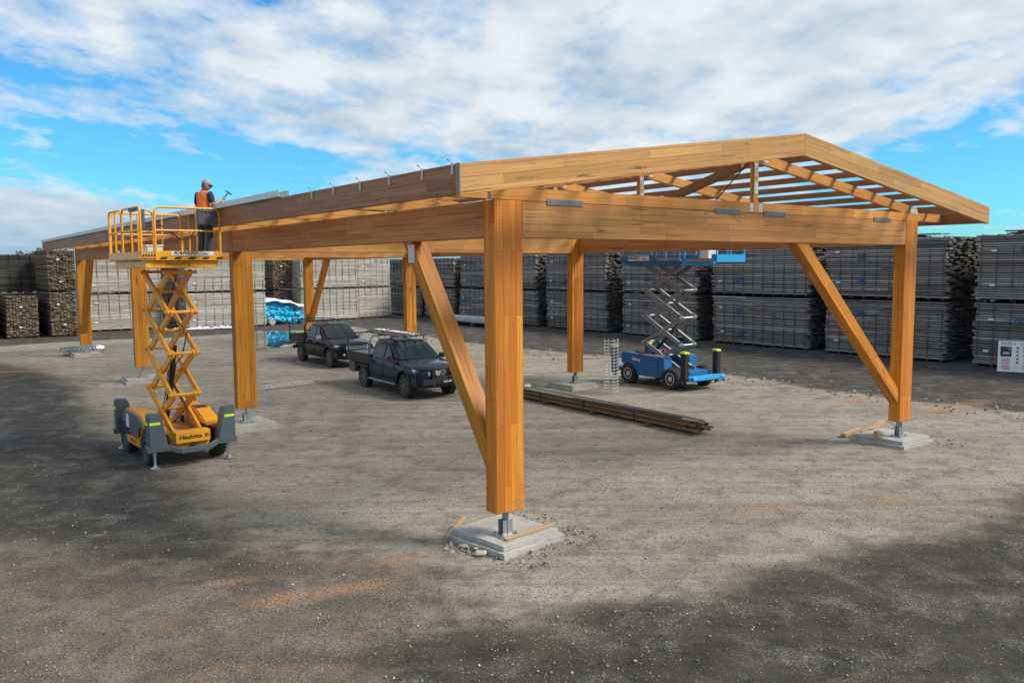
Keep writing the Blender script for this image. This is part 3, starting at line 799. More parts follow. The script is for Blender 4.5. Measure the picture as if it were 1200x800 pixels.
        mr = MB().box((.86, s*1.0, 1.24), (.12, .20, .17)); mr.bar((.86, s*.88, 1.18), (.86, s*.95, 1.20), .05, .04)
        mr.build('mirror', M['black'] if kind == 'navy' else M['chrome'], car, bevel=.025, seg=2)
        st_ = MB().bar((1.12, s*.93, .40), (-.95, s*.93, .40), .13, .045); st_.build('side_step', M['gal'] if kind == 'navy' else M['black'], car, bevel=.01)
        # arch flare
        m = MB(); pts = [(AF + .50*math.cos(a), s*.925, .42+.50*math.sin(a)) for a in [math.radians(-5+190*k/14) for k in range(15)]]
        m.tube(pts, .035, 6); m.build('arch_flare', M['black'], car, smooth=True)
        MB().box((AF, s*.62, .62), (.9, .30, .4)).build('inner_arch', M['black'], body)
        wheel(car, (AF, s*TR, .39), .39, .26, M['rim'], side=s, axis='y', spokes=6 if kind == 'charcoal' else 5, hub=.62, lugs=26)
        wheel(car, (AR, s*TR, .39), .39, .26, M['rim'], side=s, axis='y', spokes=6 if kind == 'charcoal' else 5, hub=.62, lugs=26)
    # chassis rail, sump
    MB().box((-.2, 0, .42), (4.9, .95, .16)).box((AF, 0, .39), (.12, 1.4, .12)).box((AR, 0, .39), (.14, 1.4, .14)).build('underbody', M['black'], car)
    # headlights
    for s in (-1, 1):
        m = MB(); m.prism([(.42, .79), (.74, .77), (.885, .90), (.885, 1.0), (.74, .99), (.44, .93)] if s > 0 else [(-.42, .79), (-.74, .77), (-.885, .90), (-.885, 1.0), (-.74, .99), (-.44, .93)], 2.30, 2.55, 'x')
        for v in m.bm.verts:
            v.co.x -= max(0, abs(v.co.y)-.50)*.58 - .085
        m.build('headlight', M['lamp'], car, bevel=.01, smooth=True)
        MB().cyl((2.60, s*.62, .60), (2.66, s*.62, .60), .05, 14).build('fog_light', M['lamp'], car)
    gr = MB().box((2.60, 0, .88), (.05, .82, .17)); gr.box((2.60, 0, .64), (.06, 1.0, .14)); gr.build('grille', M['black'], car, bevel=.01)
    if kind == 'charcoal':
        m = MB().bar((2.635, -.40, .88), (2.635, .40, .88), .02, .03).bar((2.635, -.40, .94), (2.635, .40, .94), .02, .015).bar((2.635, -.40, .82), (2.635, .40, .82), .02, .015)
        m.build('grille_bar', M['chrome'], car)
        MB().box((2.665, 0, .55), (.01, .37, .11)).build('number_plate', M['white'], car)
    m = MB(); m.prism([(-.90, .40), (.90, .40), (.92, .56), (.88, .73), (-.88, .73), (-.92, .56)], 2.38, 2.66, 'x')
    for v in m.bm.verts: v.co.x -= max(0, abs(v.co.y)-.45)*.55
    m.build('bumper', M['black'], car, bevel=.03, smooth=True)
    if kind == 'navy':
        m = MB()
        for s in (-1, 1): m.bar((2.72, s*.36, .45), (2.70, s*.36, 1.05), .03, .09)
        m.tube([(2.70, -.36, 1.03), (2.70, .36, 1.03)], .03, 8).tube([(2.73, -.36, .76), (2.73, .36, .76)], .022, 8)
        m.tube([(2.68, -.36, 1.0), (2.62, -.60, 1.02), (2.45, -.86, .98), (2.42, -.88, .70)], .024, 8).tube([(2.68, .36, 1.0), (2.62, .60, 1.02), (2.45, .86, .98), (2.42, .88, .70)], .024, 8)
        m.box((2.70, 0, .60), (.08, 1.50, .16))
        m.build('bull_bar', M['black'], car, bevel=.008)
        for s in (-1,):
            MB().cyl((2.70, s*.24, .89), (2.78, s*.24, .89), .085, 20).build('spotlight', M['lamp'], car, smooth=True)
        em = MB(); pts = [(2.665, .10*math.cos(2*PI*k/20), .89+.08*math.sin(2*PI*k/20)) for k in range(20)]
        em.tube(pts, .009, 6, closed=True); em.tube([(2.668, -.095, .91), (2.668, -.05, .92), (2.668, 0, .86), (2.668, .05, .92), (2.668, .095, .91)], .009, 6)
        em.build('badge', M['chrome'], car)
        np_ = MB().box((2.765, .12, .60), (.012, .40, .115)).build('number_plate', M['black'], car)
        text_part('plate_lettering', 'XLJ 6M', .095, M['white'], np_, (2.773, .12, .60), '+x', .002, 0, .001, 1.05)
        MB().cyl((.05, .45, 1.80), (-.05, .45, 2.2), .006, 6).build('aerial', M['black'], car)
    # tray body
    tm = M['black'] if kind == 'navy' else M['black']
    m = MB(); m.box((-1.95, 0, .90), (1.85, 1.84, .07)); m.box((-1.95, 0, .80), (1.8, .8, .10)); m.build('tray_floor', tm, car)
    for s in (-1, 1):
        m = MB(); m.box((-1.95, s*.925, 1.06), (1.84, .03, .27)).box((-1.95, s*.935, 1.195), (1.86, .04, .03)).box((-1.95, s*.935, .935), (1.86, .04, .03))
        m.build('drop_side', tm, car, bevel=.004)
        m = MB(); m.prism([(-2.15, .62), (-2.05, .82), (-1.10, .82), (-1.02, .62), (-1.02, .56), (-1.12, .74), (-2.02, .74), (-2.10, .56)], s*.64, s*.92, 'y')
        m.build('mudguard', M['black'], car)
        if kind == 'navy': MB().box((-2.52, s*.80, .66), (.52, .24, .36)).build('toolbox', M['greybox'], car, bevel=.01)
    MB().box((-2.87, 0, 1.06), (.03, 1.84, .27)).box((-2.87,0,.55),(.08,1.5,.14)).build('tail_gate', tm, car)
    m = MB()
    m.tube([(-1.03, -.88, .93), (-1.03, -.88, 1.62), (-1.03, -.74, 1.88), (-1.03, .74, 1.88), (-1.03, .88, 1.62), (-1.03, .88, .93)], .035, 8)
    m.tube([(-1.03, -.88, 1.45), (-1.03, .88, 1.45)], .022, 8)
    for k in range(5): m.tube([(-1.03, -.5+k*.25, 1.2), (-1.03, -.5+k*.25, 1.86)], .014, 6)
    m.build('headboard_frame', M['greysteel'] if kind == 'navy' else M['black'], car, smooth=True)
    m = MB()
    m.tube([(-2.84, -.90, .93), (-2.84, -.90, 1.66), (-2.84, -.78, 1.86), (-2.84, .78, 1.86), (-2.84, .90, 1.66), (-2.84, .90, .93)], .028, 8)
    m.build('rear_rack', M['black'], car, smooth=True)
    m = MB()
    for s in (-1, 1): m.tube([(-2.84, s*.76, 1.88), (.35 if kind == 'navy' else -.3, s*.72, 1.90)], .018, 8)
    m.build('rack_rail', M['black'], car, smooth=True) if kind == 'charcoal' else m.bm.free()
    if kind == 'navy':
        MB().box((-1.9, 0, 1.20), (1.55, 1.68, .03)).build('tray_cover', M['greysteel'], car)
        m = MB()
        for s in (-1, 1): m.tube([(.25, s*.62, 1.79), (.25, s*.62, 1.885)], .02, 6)
        m.tube([(.25, -.70, 1.90), (.25, .70, 1.90)], .02, 8); m.build('roof_bar', M['black'], car)
    return car
h1 = math.radians(-55.5)
mf = (at(478, 466)+at(528, 461))/2
hv = Vector((math.cos(h1), math.sin(h1), 0))
ute1 = ute('navy blue dual cab ute with a bull bar and a ladder on its racks', mf - hv*1.75, h1, M['navy'], 'navy')
h2 = math.radians(-54.0)
hv2 = Vector((math.cos(h2), math.sin(h2), 0)); side2 = Vector((-hv2.y, hv2.x, 0))
mf2 = at(388, 430) + side2*.80
ute2 = ute('charcoal dual cab ute with chrome mirrors, parked behind the navy ute', mf2 - hv2*1.65, h2, M['char'], 'charcoal')
lad = thing('ladder', 'aluminium extension ladder lying on the roof rack of the navy ute', 'ladder', ute1.location + Vector((0,0,1.93)), h1)
for dz in (0, .055):
    m = MB()
    for s in (-1, 1): m.box((-1.25+dz*5, s*.21+.12, dz), (3.3, .03, .05))
    m.build('stile', M['gal'], lad)
    m = MB()
    for k in range(11): m.cyl((-2.75+k*.30+dz*5, -.09, dz), (-2.75+k*.30+dz*5, .33, dz), .015, 8)
    m.build('rung', M['gal'], lad)
MB().box((-1.5, .12, .03), (.10, .50, .10)).build('tie_down', M['red'], lad)
pp = thing('pipe_bundle', 'short dark poles strapped beside the ladder on the navy ute', 'poles', ute1.location + Vector((0,0,1.925)), h1)
for k in range(3): MB().cyl((-1.7, -.35-k*.06, 0), (.50, -.35-k*.06, 0), .022, 8).build('pole', M['black'] if k != 1 else M['gal'], pp)

# ------------------------------------------------------------------ worker on the platform
def skinned(name, chains, mat, parent, sub=2, root=0):
    """chains: list of [(x,y,z,r) ...]; the first point of a later chain may be an index into the first list's joints"""
    vs_, es, rs = [], [], []
    key = {}
    for ch in chains:
        prev = None
        for p in ch:
            k = tuple(round(c, 4) for c in p[:3])
            if k not in key:
                key[k] = len(vs_); vs_.append(p[:3]); rs.append((p[3], p[4] if len(p) > 4 else p[3]))
            i = key[k]
            if prev is not None and prev != i: es.append((prev, i))
            prev = i
    me = bpy.data.meshes.new(name); me.from_pydata(vs_, es, [])
    o = link(name, me, parent)
    a = o.modifiers.new('skin', 'SKIN')
    for i, r in enumerate(rs):
        sv = me.skin_vertices[0].data[i]; sv.radius = r; sv.use_root = (i == root)
    a.use_smooth_shade = True; a.branch_smoothing = .6
    b = o.modifiers.new('sub', 'SUBSURF'); b.levels = sub; b.render_levels = sub
    dg = bpy.context.evaluated_depsgraph_get(); dg.update()
    m2 = bpy.data.meshes.new_from_object(o.evaluated_get(dg)); o.modifiers.clear(); o.data = m2
    m2.materials.clear(); m2.materials.append(mat)
    for p in m2.polygons: p.use_smooth = True
    return o
PF = lift_pt(.58, .42, 4.527)
per = thing('person', 'worker in orange shirt, grey cap and dark trousers standing on the yellow lift', 'person', PF, math.radians(-28))
# facing local +y, right hand side is +x; joints in metres above the deck
pel, ch_, nk = (0, 0, .96), (0, .03, 1.36), (0, .055, 1.50)
legL = [(0,0,.96,.13,.105), (-.10,.0,.90,.095), (-.12,.03,.50,.062), (-.125,.0,.11,.045), (-.13,.10,.045,.042), (-.14,.17,.03,.035)]
legR = [(0,0,.96,.13,.105), (.10,.0,.90,.095), (.12,.05,.50,.062), (.125,-.02,.11,.045), (.13,.08,.045,.042), (.145,.15,.03,.035)]
torso = [(0,0,.96,.13,.105), (0,.0,1.10,.135,.10), (0,.01,1.25,.15,.11), (0,.03,1.40,.15,.10), (0,.05,1.49,.06), (.01,.075,1.56,.055)]
armR = [(0,.03,1.40,.15,.10), (.195,.03,1.42,.062), (.265,.04,1.17,.047), (.285,.22,1.275,.038), (.288,.285,1.305,.028)]
armL = [(0,.03,1.40,.15,.10), (-.195,.03,1.42,.062), (-.265,.05,1.15,.047), (-.15,.25,1.07,.038), (-.12,.32,1.08,.028)]
body = skinned('body', [torso, legL, legR, armR, armL], M['skin'], per)
hd = link('head', None, body); hd.location = (.02, .095, 1.615); hd.rotation_euler = (math.radians(-14), 0, math.radians(-50))
m = MB(); m.ball((0,0,0), .105, (.78, .95, 1.12), 3)
for v in m.bm.verts:
    x, y, z = v.co
    if y > .03 and z < -.02: v.co.x *= .84
    if y > .085 and abs(z) < .035 and abs(x) < .03: v.co.y -= .004
m.build('skull', M['skin'], hd, smooth=True)
m = MB(); m.prism([(-.012,-.03),(.012,-.03),(0,.035)], .085, .125, 'y').build('nose', M['skin'], hd, bevel=.004)
for s in (-1, 1):
    MB().ball((s*.082, .0, -.005), .028, (.4, .7, 1.1), 2).build('ear', M['skin'], hd, smooth=True)
MB().box((0, .093, -.055), (.045, .01, .010)).build('mouth', M['red'], hd)
m = MB(); m.box((0, .098, .015), (.14, .018, .035)).box((.072, .05, .018), (.006, .10, .012)).box((-.072, .05, .018), (.006, .10, .012))
m.build('sunglasses', M['black'], hd, bevel=.005)
m = MB(); m.ball((0, -.006, .045), .108, (.83, 1.0, .90), 3)
bmesh.ops.bisect_plane(m.bm, geom=m.bm.verts[:]+m.bm.edges[:]+m.bm.faces[:], plane_co=(0,0,.035), plane_no=(0,0,-1), clear_outer=True)
m.prism([(-.075,.06),(-.07,.12),(-.035,.165),(.035,.165),(.07,.12),(.075,.06)], .034, .046, 'z')
m.build('cap', M['cap'], hd, smooth=True)
m = MB(); m.ball((0, -.02, -.005), .103, (.80, .90, .95), 2)
bmesh.ops.bisect_plane(m.bm, geom=m.bm.verts[:]+m.bm.edges[:]+m.bm.faces[:], plane_co=(0,-.02,0), plane_no=(0,1,0), clear_outer=True)
m.build('hair', M['greybox'], hd, smooth=True)
def grow(ch, d): return [tuple(p[:3]) + tuple(r+d for r in p[3:]) for p in ch]
shirt = skinned('shirt', [[(0,0,.97,.175,.13), (0,.0,1.10,.180,.128), (0,.01,1.25,.192,.132), (0,.03,1.39,.185,.120), (0,.045,1.475,.105), (0,.052,1.505,.085)],
                          [(0,.03,1.39,.185,.120), (.15,.03,1.425,.082)], [(0,.03,1.39,.185,.120), (-.15,.03,1.425,.082)]], M['hivis'], body)
for s in (-1, 1):
    aa = armR if s > 0 else armL
    e = Vector(aa[2][:3]); sh = Vector(aa[1][:3]); tip = sh.lerp(e, .86)
    skinned('sleeve', [[(s*.17,.03,1.425,.078), tuple(sh)+(.080,), tuple(sh.lerp(e,.5))+(.071,), tuple(tip)+(.070,)]], M['navycloth'], body)
skinned('collar', [[(0,.045,1.475,.098), (0,.06,1.545,.078)]], M['navycloth'], body)
tr = [(0,0,.965,.148,.122)]
skinned('trousers', [tr+[(0,0,1.03,.145,.115)], tr+[(-.10,.0,.88,.108), (-.12,.03,.50,.080), (-.125,.0,.20,.072), (-.125,.0,.11,.074)], tr+[(.10,.0,.88,.108), (.12,.05,.50,.080), (.125,-.015,.20,.072), (.125,-.02,.11,.074)]], M['denim'], body)
for s, y in ((-1, .0), (1, -.02)):
    skinned('boot', [[(s*.125,y-.02,.12,.058), (s*.125,y-.02,.055,.056), (s*.132,y+.07,.05,.052), (s*.142,y+.15,.045,.046)]], M['bark'], body)
MB().lathe([(.150,-.03),(.155,-.03),(.155,.03),(.150,.03)], (0,0,1.0), 'z', 24).build('belt', M['black'], body)
MB().box((.17,.02,.93), (.08,.14,.26)).box((.18,.03,1.03),(.10,.17,.05)).build('tool_pouch', M['black'], body, bevel=.02)
def hand(root, d, palm_n, s):
    """palm and five bent fingers; d = direction of the hand, palm_n = palm normal"""
    root = Vector(root); d = Vector(d).normalized(); n = Vector(palm_n).normalized(); w_ = d.cross(n)
    chains = []
    base = root + d*.045
    P_ = lambda v, r: tuple(v) + (r,)
    cs = [[P_(root, .026), P_(base, .030)]]
    skinned('palm', [[P_(root, .024), P_(base, .030), P_(base+d*.03, .026)]], M['skin'], body, 1)
    for k, ln in enumerate((.072, .080, .075, .060)):
        o_ = base + d*.02 + w_*(.030-.020*k)
        a = o_ + d*.03; b = a + (d*.35+n*.9).normalized()*ln*.42; c = b + (n*.5-d*.85).normalized()*ln*.38
        skinned('finger', [[P_(o_, .0095), P_(a, .009), P_(b, .0085), P_(c, .0075)]], M['skin'], body, 1)
    o_ = root + d*.015 + w_*.025
    a = o_ + (w_*.8+d*.4+n*.3).normalized()*.035; b = a + (d*.6+n*.7).normalized()*.03
    skinned('thumb', [[P_(o_, .012), P_(a, .0105), P_(b, .0085)]], M['skin'], body, 1)
hand(armR[-1][:3], (.05,.9,.35), (-.9,.1,.1), 1)
hand(armL[-1][:3], (.35,.9,.05), (.2,.1,-.9), -1)
# hammer held in the right hand: handle passes through the closed fingers
hm = thing('hammer', 'claw hammer held up in the right hand of the worker on the lift', 'hammer', PF, math.radians(-28))
gp = Vector((.265, .352, 1.345)); ax = Vector((.25, .45, .62)).normalized()
MB().cyl(gp-ax*.07, gp+ax*.17, .013, 10).build('handle', M['black'], hm)
q = gp+ax*.175; sdv = ax.cross(Vector((0,0,1))).normalized(); dn = ax.cross(sdv)
m = MB(); m.cyl(q-dn*.01, q+dn*.06, .018, 12).cyl(q+dn*.055, q+dn*.075, .024, 12)
m.bar(q-dn*.01+sdv*.008, q-dn*.08+ax*(-.02)+sdv*.012, .012, .02).bar(q-dn*.01-sdv*.008, q-dn*.08+ax*(-.02)-sdv*.012, .012, .02)
m.build('hammer_head', M['greybox'], hm)

# ------------------------------------------------------------------ stickered timber stacks
def pack(label, loc, ang, length, depth, z0, z1, seed, tones, group, pitch=.078, rag=.10, lean=0.0, marks=(), ends_only=False, warp=.012, tagcount=2, fill=.70, end_shade=1.0):
    """local x along the boards, front long face at y=0 facing -y, near end at x=0"""
    r = random.Random(seed)
    t = thing('timber_stack', label, 'timber stack', loc, ang, group)
    n = max(3, int((z1-z0-.10)/pitch)); pt = (z1-z0-.10)/n; bh = pt*fill
    b = MB(); s = MB()
    dark = tuple(c*.28 for c in tones[0])
    for i in range(n):
        z = z0 + .10 + (i+.31)*pt
        lx = lean*(z-z0)
        sag = r.uniform(-.004, .004)
        def tone(): 
            a = tones[r.randrange(len(tones))]; k = r.uniform(.75, 1.2); return (a[0]*k, a[1]*k, a[2]*k)
        if not ends_only:
            cuts = [0, length]
            if r.random() < .5: cuts.insert(1, r.uniform(.3, .7)*length)
            for a0, a1 in zip(cuts, cuts[1:]):
                e0 = r.uniform(-rag, rag*.5) if a0 == 0 else 0; e1 = r.uniform(-rag*.5, rag*1.2) if a1 == length else 0
                b.box(((a0+e0+a1+e1)/2, .10+r.uniform(0, .022)+lx, z+sag+r.uniform(-.006,.006)), (a1+e1-a0-e0-.01, .20, bh), Matrix.Rotation(r.uniform(-warp,warp)*.25, 3, 'Y'), tone())
        nb = max(7, int(depth/.36)) if not ends_only else int(depth/.17)
        y = .21 if not ends_only else 0.0
        wd = (depth-y)/nb
        for k in range(nb):
            e0 = r.uniform(-rag, rag); e1 = r.uniform(-rag, rag)
            if r.random() < .08: e0 -= rag*1.5
            ww = wd*r.uniform(.82, .97)
            b.box(((length+e0+e1)/2, y+wd*(k+.5)+lx+r.uniform(-.008,.008), z+r.uniform(-.009,.009)), (length+e1-e0, ww, bh*r.uniform(.8,1.12)), Matrix.Rotation(r.uniform(-.03,.03), 3, 'X'), tuple(c*end_shade for c in tone()))  # factor darkens boards behind the front row: shade of the gaps painted in
    ns = max(3, int(length/.62))
    for i in range(n):
        zc = z0 + .10 + (i+.31)*pt + pt/2
        for k in range(ns+1):
            xx = .12 + k*(length-.24)/ns + r.uniform(-.015,.015)
            s.box((xx, depth/2+lean*(zc-z0)-.004, zc), (.040, depth+.012, pt*.42), tone=dark)
            if not ends_only and r.random() > .14: s.box((xx+r.uniform(-.012,.012), -.004, zc), (r.uniform(.018,.036), .03, pt*r.uniform(.6,.99)), tone=tuple(c*r.uniform(.8,1.8) for c in dark))
    for k in range(ns+1):
        s.box((.12 + k*(length-.24)/ns, depth/2, z0+.05), (.10, depth-.02, .10), tone=dark)
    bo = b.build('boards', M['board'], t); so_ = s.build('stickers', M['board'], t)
    # crooked outline: the faces of real stacks wander a little
    me = bo.data
    for v in me.vertices:
        v.co.y += .02*math.sin(v.co.z*2.1+seed) + .015*math.sin(v.co.x*1.3+v.co.z*4+seed)
    for k in range(tagcount):
        zz = z0 + (z1-z0)*(.25+.5*k/max(1, tagcount-1)) + r.uniform(-.1,.1)
        if ends_only: MB().box((-rag-.03, depth*r.uniform(.45,.7), zz), (.01, .17, .09)).build('tally_tag', M['white'], t)
        else: MB().box((.55+r.uniform(-.1,.1), -.035, zz), (.22, .012, .09)).build('tally_tag', M['white'], t)
    for k, (xx, zz, tx, sz) in enumerate(marks):
        o = text_part('spray_mark', tx, sz, M['bluespray'], t, (xx, -.045, z0+zz*(z1-z0)), '-y', .002, .15, .006)
    return t
GREY = [(.30,.275,.265), (.38,.35,.335), (.22,.20,.195), (.32,.28,.24), (.47,.44,.415)]
PALE = [(.66,.63,.56), (.74,.71,.64), (.56,.52,.45), (.68,.62,.50), (.60,.55,.46)]
BROWN = [(.24,.18,.12), (.30,.23,.15), (.18,.13,.09), (.36,.28,.19), (.14,.105,.08)]
DARK = [(.07,.065,.062), (.10,.09,.085), (.055,.05,.05)]
# the right hand wall of stacks: packs lie along the pavilion's length at u = 29
RW = 29.05
walls = [(-1.6, 6.0, 'directly behind the gate sign', 5.46), (7.25, 12.9, 'seen through the right hand end of the pavilion', 5.45), (13.95, 19.85, 'right of the raised blue lift, behind the long knee brace', 5.5),
         (21.1, 26.9, 'behind the arms of the blue lift', 5.25), (28.5, 34.35, 'right of the column beside the blue lift', 5.15), (35.65, 40.2, 'right beside the near centre column', 5.1), (41.2, 45.35, 'between the near brace and the near centre column', 5.1),
         (46.5, 51.0, 'left of the near brace top, over the steel purlin rack', 5.0), (51.8, 57.0, 'at the far corner of the yard beside the pale stacks', 5.0)]
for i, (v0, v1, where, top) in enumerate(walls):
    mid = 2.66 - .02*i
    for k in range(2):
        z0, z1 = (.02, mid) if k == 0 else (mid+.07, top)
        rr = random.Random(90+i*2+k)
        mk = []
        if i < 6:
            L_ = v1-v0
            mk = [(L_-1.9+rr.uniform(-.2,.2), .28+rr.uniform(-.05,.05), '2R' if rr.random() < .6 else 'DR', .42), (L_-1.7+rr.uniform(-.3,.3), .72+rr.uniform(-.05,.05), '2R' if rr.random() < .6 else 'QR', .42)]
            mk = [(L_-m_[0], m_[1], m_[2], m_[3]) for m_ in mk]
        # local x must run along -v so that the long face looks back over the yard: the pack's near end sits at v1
        pack(('upper' if k else 'lower') + ' grey weathered timber stack ' + where, W(RW + rr.uniform(-.08,.08), v1, 0), TH - PI/2, v1-v0, 4.6 if i < 4 else 2.6, z0, z1, 300+i*7+k, GREY, 'grey timber stacks along the right hand side of the yard', pitch=.094, rag=.16 if k else .11, marks=mk, end_shade=.45)
# loose bearers lying on top
def bearer_pile(label, loc, ang, ln, n, m_, z, seed):
    r = random.Random(seed)
    t = thing('loose_boards', label, 'boards', (loc.x, loc.y, z), ang, 'loose boards on top of the stacks')
    for k in range(n):
        b = MB().box((r.uniform(-.3,.3), k*.24, .03+.05*(k % 3)), (ln*r.uniform(.8,1.1), .2, .05), Matrix.Rotation(r.uniform(-.04,.04), 3, 'Z'), tone=m_[k % len(m_)])
        b.build('board', M['board'], t)
    return t
bearer_pile('dark boards lying on top of the stack by the gate sign', W(RW+.2, 1.6), TH-PI/2, 6.4, 6, DARK, 5.47, 3)
bearer_pile('dark and pale loose boards on top of the stack behind the right front column', W(RW+.2, 10.4), TH-PI/2, 4.4, 6, [(.05,.09,.12), (.05,.05,.05), (.45,.42,.38)], 5.46, 4)
# back and left stacks
BV = 'stacks along the back of the yard'
def wpack(label, u, v, ln, dp, z0, z1, seed, tones, **k):       # long face towards the camera, lying across the yard
    return pack(label, W(u, v), TH + k.pop('rot', 0), ln, dp, z0, z1, seed, tones, BV, **k)
def epack(label, u, v, wd, ln, z0, z1, seed, tones, **k):       # board ends towards the camera
    # local x along +v, width along -u
    return pack(label, W(u+wd, v), TH + PI/2 + k.pop('rot', 0), ln, wd, z0, z1, seed, tones, BV, ends_only=True, **k)
for k, (z0, z1) in enumerate(((.02, 2.55), (2.63, 5.0))):
    ul = 'upper' if k else 'lower'
    wpack(ul+' pale sunlit stack between the two farthest left columns', 3.2, 52.6, 4.9, 2.4, z0, z1, 500+k, PALE, rag=.06)
    wpack(ul+' pale sunlit stack behind the yellow lift arms', 9.2, 50.3, 5.6, 2.4, z0, z1, 510+k, PALE, rag=.06, rot=-.05)
    wpack(ul+' pale stack right behind the charcoal ute and the back brace', 18.6, 52.4, 5.0, 2.4, z0, z1, 520+k, PALE, rag=.05, rot=.05)
    wpack(ul+' pale stack closing the far right back corner', 23.8, 53.0, 3.2, 2.4, z0, z1, 530+k, PALE, rag=.05, rot=.10)
    epack(ul+' brown stack with board ends showing, over the blue wrapped bundles', 16.9, 54.0, 1.9, 6, z0, z1-.05, 540+k, BROWN, rag=.08, pitch=.07)
    epack(ul+' tall dark brown stack of board ends beside the far left column', .62, 49.5, 1.5, 6.0, z0, 2.85 if k == 0 else 5.5, 550+k, BROWN, rag=.07, pitch=.07) if k == 0 else epack(ul+' tall dark brown stack of board ends beside the far left column', .58, 49.5, 1.6, 6.0, 2.93, 5.5, 551, BROWN, rag=.08, pitch=.07)
epack('low brown stack of board ends at the left edge of the yard', -1.75, 50.0, 1.75, 5.5, .02, 2.68, 560, BROWN, rag=.07, pitch=.07)
wpack('dark stack high behind the low brown stack at the left edge', -10.5, 56.0, 12.3, 2.4, 2.7, 5.35, 561, DARK, rag=.1)
wpack('dark lower stack behind the low brown stack at the left edge', -10.5, 56.0, 12.3, 2.4, .02, 2.62, 562, DARK, rag=.1)
epack('brown stack cut off by the left edge of the photograph', -4.0, 50.3, 1.7, 5.5, .02, 2.5, 563, BROWN, rag=.07, pitch=.07)
wpack('dark stack filling the gap behind the yellow lift', 6.5, 57.5, 10.5, 2.4, .02, 4.7, 564, DARK, rag=.1)
# plastic sheet trodden into the ground along the foot of the pale stacks
def crumple(name, label, cat, pts, z, mat, w=.5, seed=0, group=None):
    m = MB(); r = random.Random(seed); rows = []
    for i, p in enumerate(pts):
        row = []
        for k in range(7):
            q = Vector(p) + Vector((.35, .94, 0))*(k/6-.5)*w*r.uniform(.7,1.2)
            row.append(m.bm.verts.new((q.x + r.uniform(-.05,.05), q.y, z + .02 + max(0, r.gauss(.05,.06))*(1 if 0 < k < 6 else .2))))
        rows.append(row)
    for a, b in zip(rows, rows[1:]):
        for k in range(6): m.bm.faces.new((a[k], a[k+1], b[k+1], b[k]))
    o = m.build(name, mat); bpy.context.view_layer.update()
    o.modifiers.new('t', 'SOLIDIFY').thickness = .008
    return tag(o, label, cat, group)
a_, b_ = at(186, 388), at(276, 384)
crumple('plastic_sheet', 'long strip of crumpled white plastic along the foot of the pale stacks', 'plastic sheet', [a_.lerp(b_, k/30) for k in range(31)], 0, M['sheet'], .5, 5)

# ------------------------------------------------------------------ blue wrapped bundles under a white sheet
TC = (at(298, 382)+at(350, 380))/2 + Vector((-.75, .7, 0))
tang = TH
def tw(x, y, z): return Vector((TC.x + x*math.cos(tang) - y*math.sin(tang), TC.y + x*math.sin(tang) + y*math.cos(tang), z))
protos = []
for q in range(4):
    m = MB(); m.ball((0,0,0), .36, (1.0, 1.25, .82), 4)
    for v in m.bm.verts:
        n = mnoise.noise(v.co*4.5 + Vector((q*9,0,0))); n2 = abs(mnoise.noise(v.co*9 + Vector((0,q*5,3))))
        v.co *= 1 + n*.30 - n2*.28
    o = m.build('wrapped_bundle', M['wrap'], None)
    tag(o, 'blue plastic wrapped bundle in the heap under the white sheet', 'bundle', 'blue plastic wrapped bundles heaped under the white sheet')
    protos.append(o)
r = random.Random(11); cnt = 0
for row, (nn, z_) in enumerate(((11, .42), (10, .86), (8, 1.27), (5, 1.62))):
    for k in range(nn):
        for dpt in range(2 if row < 3 else 1):
            x = (k-(nn-1)/2)*.50 + r.uniform(-.08,.08)
            o = protos[cnt] if cnt < 4 else protos[cnt % 4].copy()
            if cnt >= 4: COL.objects.link(o)
            cnt += 1
            o.location = tw(x, dpt*.75 + row*.08 + r.uniform(-.08,.08), z_ + r.uniform(-.05,.05) - abs(x)*.03)
            o.rotation_euler = (r.uniform(-.5,.5), r.uniform(-.5,.5), tang + r.uniform(-.8,.8)); s_ = r.uniform(.85, 1.12); o.scale = (s_, s_, s_)
m = MB(); rows = []
for i in range(33):
    x = -2.95 + i*5.9/32; row = []
    top = 1.98 - .62*(abs(x)/2.9)**1.7 + .05*math.sin(x*5)
    for k in range(15):
        y = -.52 + k*.14
        drop = 0 if 3 <= k <= 12 else ((3-k)*.06 if k < 3 else (k-12)*.2)
        row.append(m.bm.verts.new((x, y + .03*math.sin(x*9+k), top - drop + .04*mnoise.noise(Vector((x*3, k*.6, 1))))))
    rows.append(row)
for a, b in zip(rows, rows[1:]):
    for k in range(14): m.bm.faces.new((a[k], a[k+1], b[k+1], b[k]))
ts = m.build('tarpaulin', M['sheet'], None, smooth=True); ts.location = (TC.x, TC.y, 0); ts.rotation_euler = (0,0,tang)
ts.modifiers.new('t', 'SOLIDIFY').thickness = .012
tag(ts, 'white plastic sheet draped over the heap of blue wrapped bundles', 'tarpaulin')
rk = thing('bearers', 'dark timber bearers on the ground carrying the blue wrapped bundles', 'bearers', TC, tang)
for k in range(5): MB().box((-2.4+k*1.2, .35, .06), (.14, 1.7, .12)).build('bearer', M['bark'], rk)
MB().box((0, -.1, .145), (5.6, .14, .05)).box((0, .8, .145), (5.6, .14, .05)).build('rail', M['bark'], rk)
rl = MB().lathe([(.09,-.3),(.24,-.3),(.25,-.25),(.25,.25),(.24,.3),(.09,.3)], (0,0,0), 'y', 24).build('roll_of_strapping', M['concrete'], None, smooth=True)
rl.location = tw(-.10, -.62, .26); rl.rotation_euler = (0,0,tang); tag(rl, 'grey round roll end standing in front of the blue wrapped bundles', 'roll')

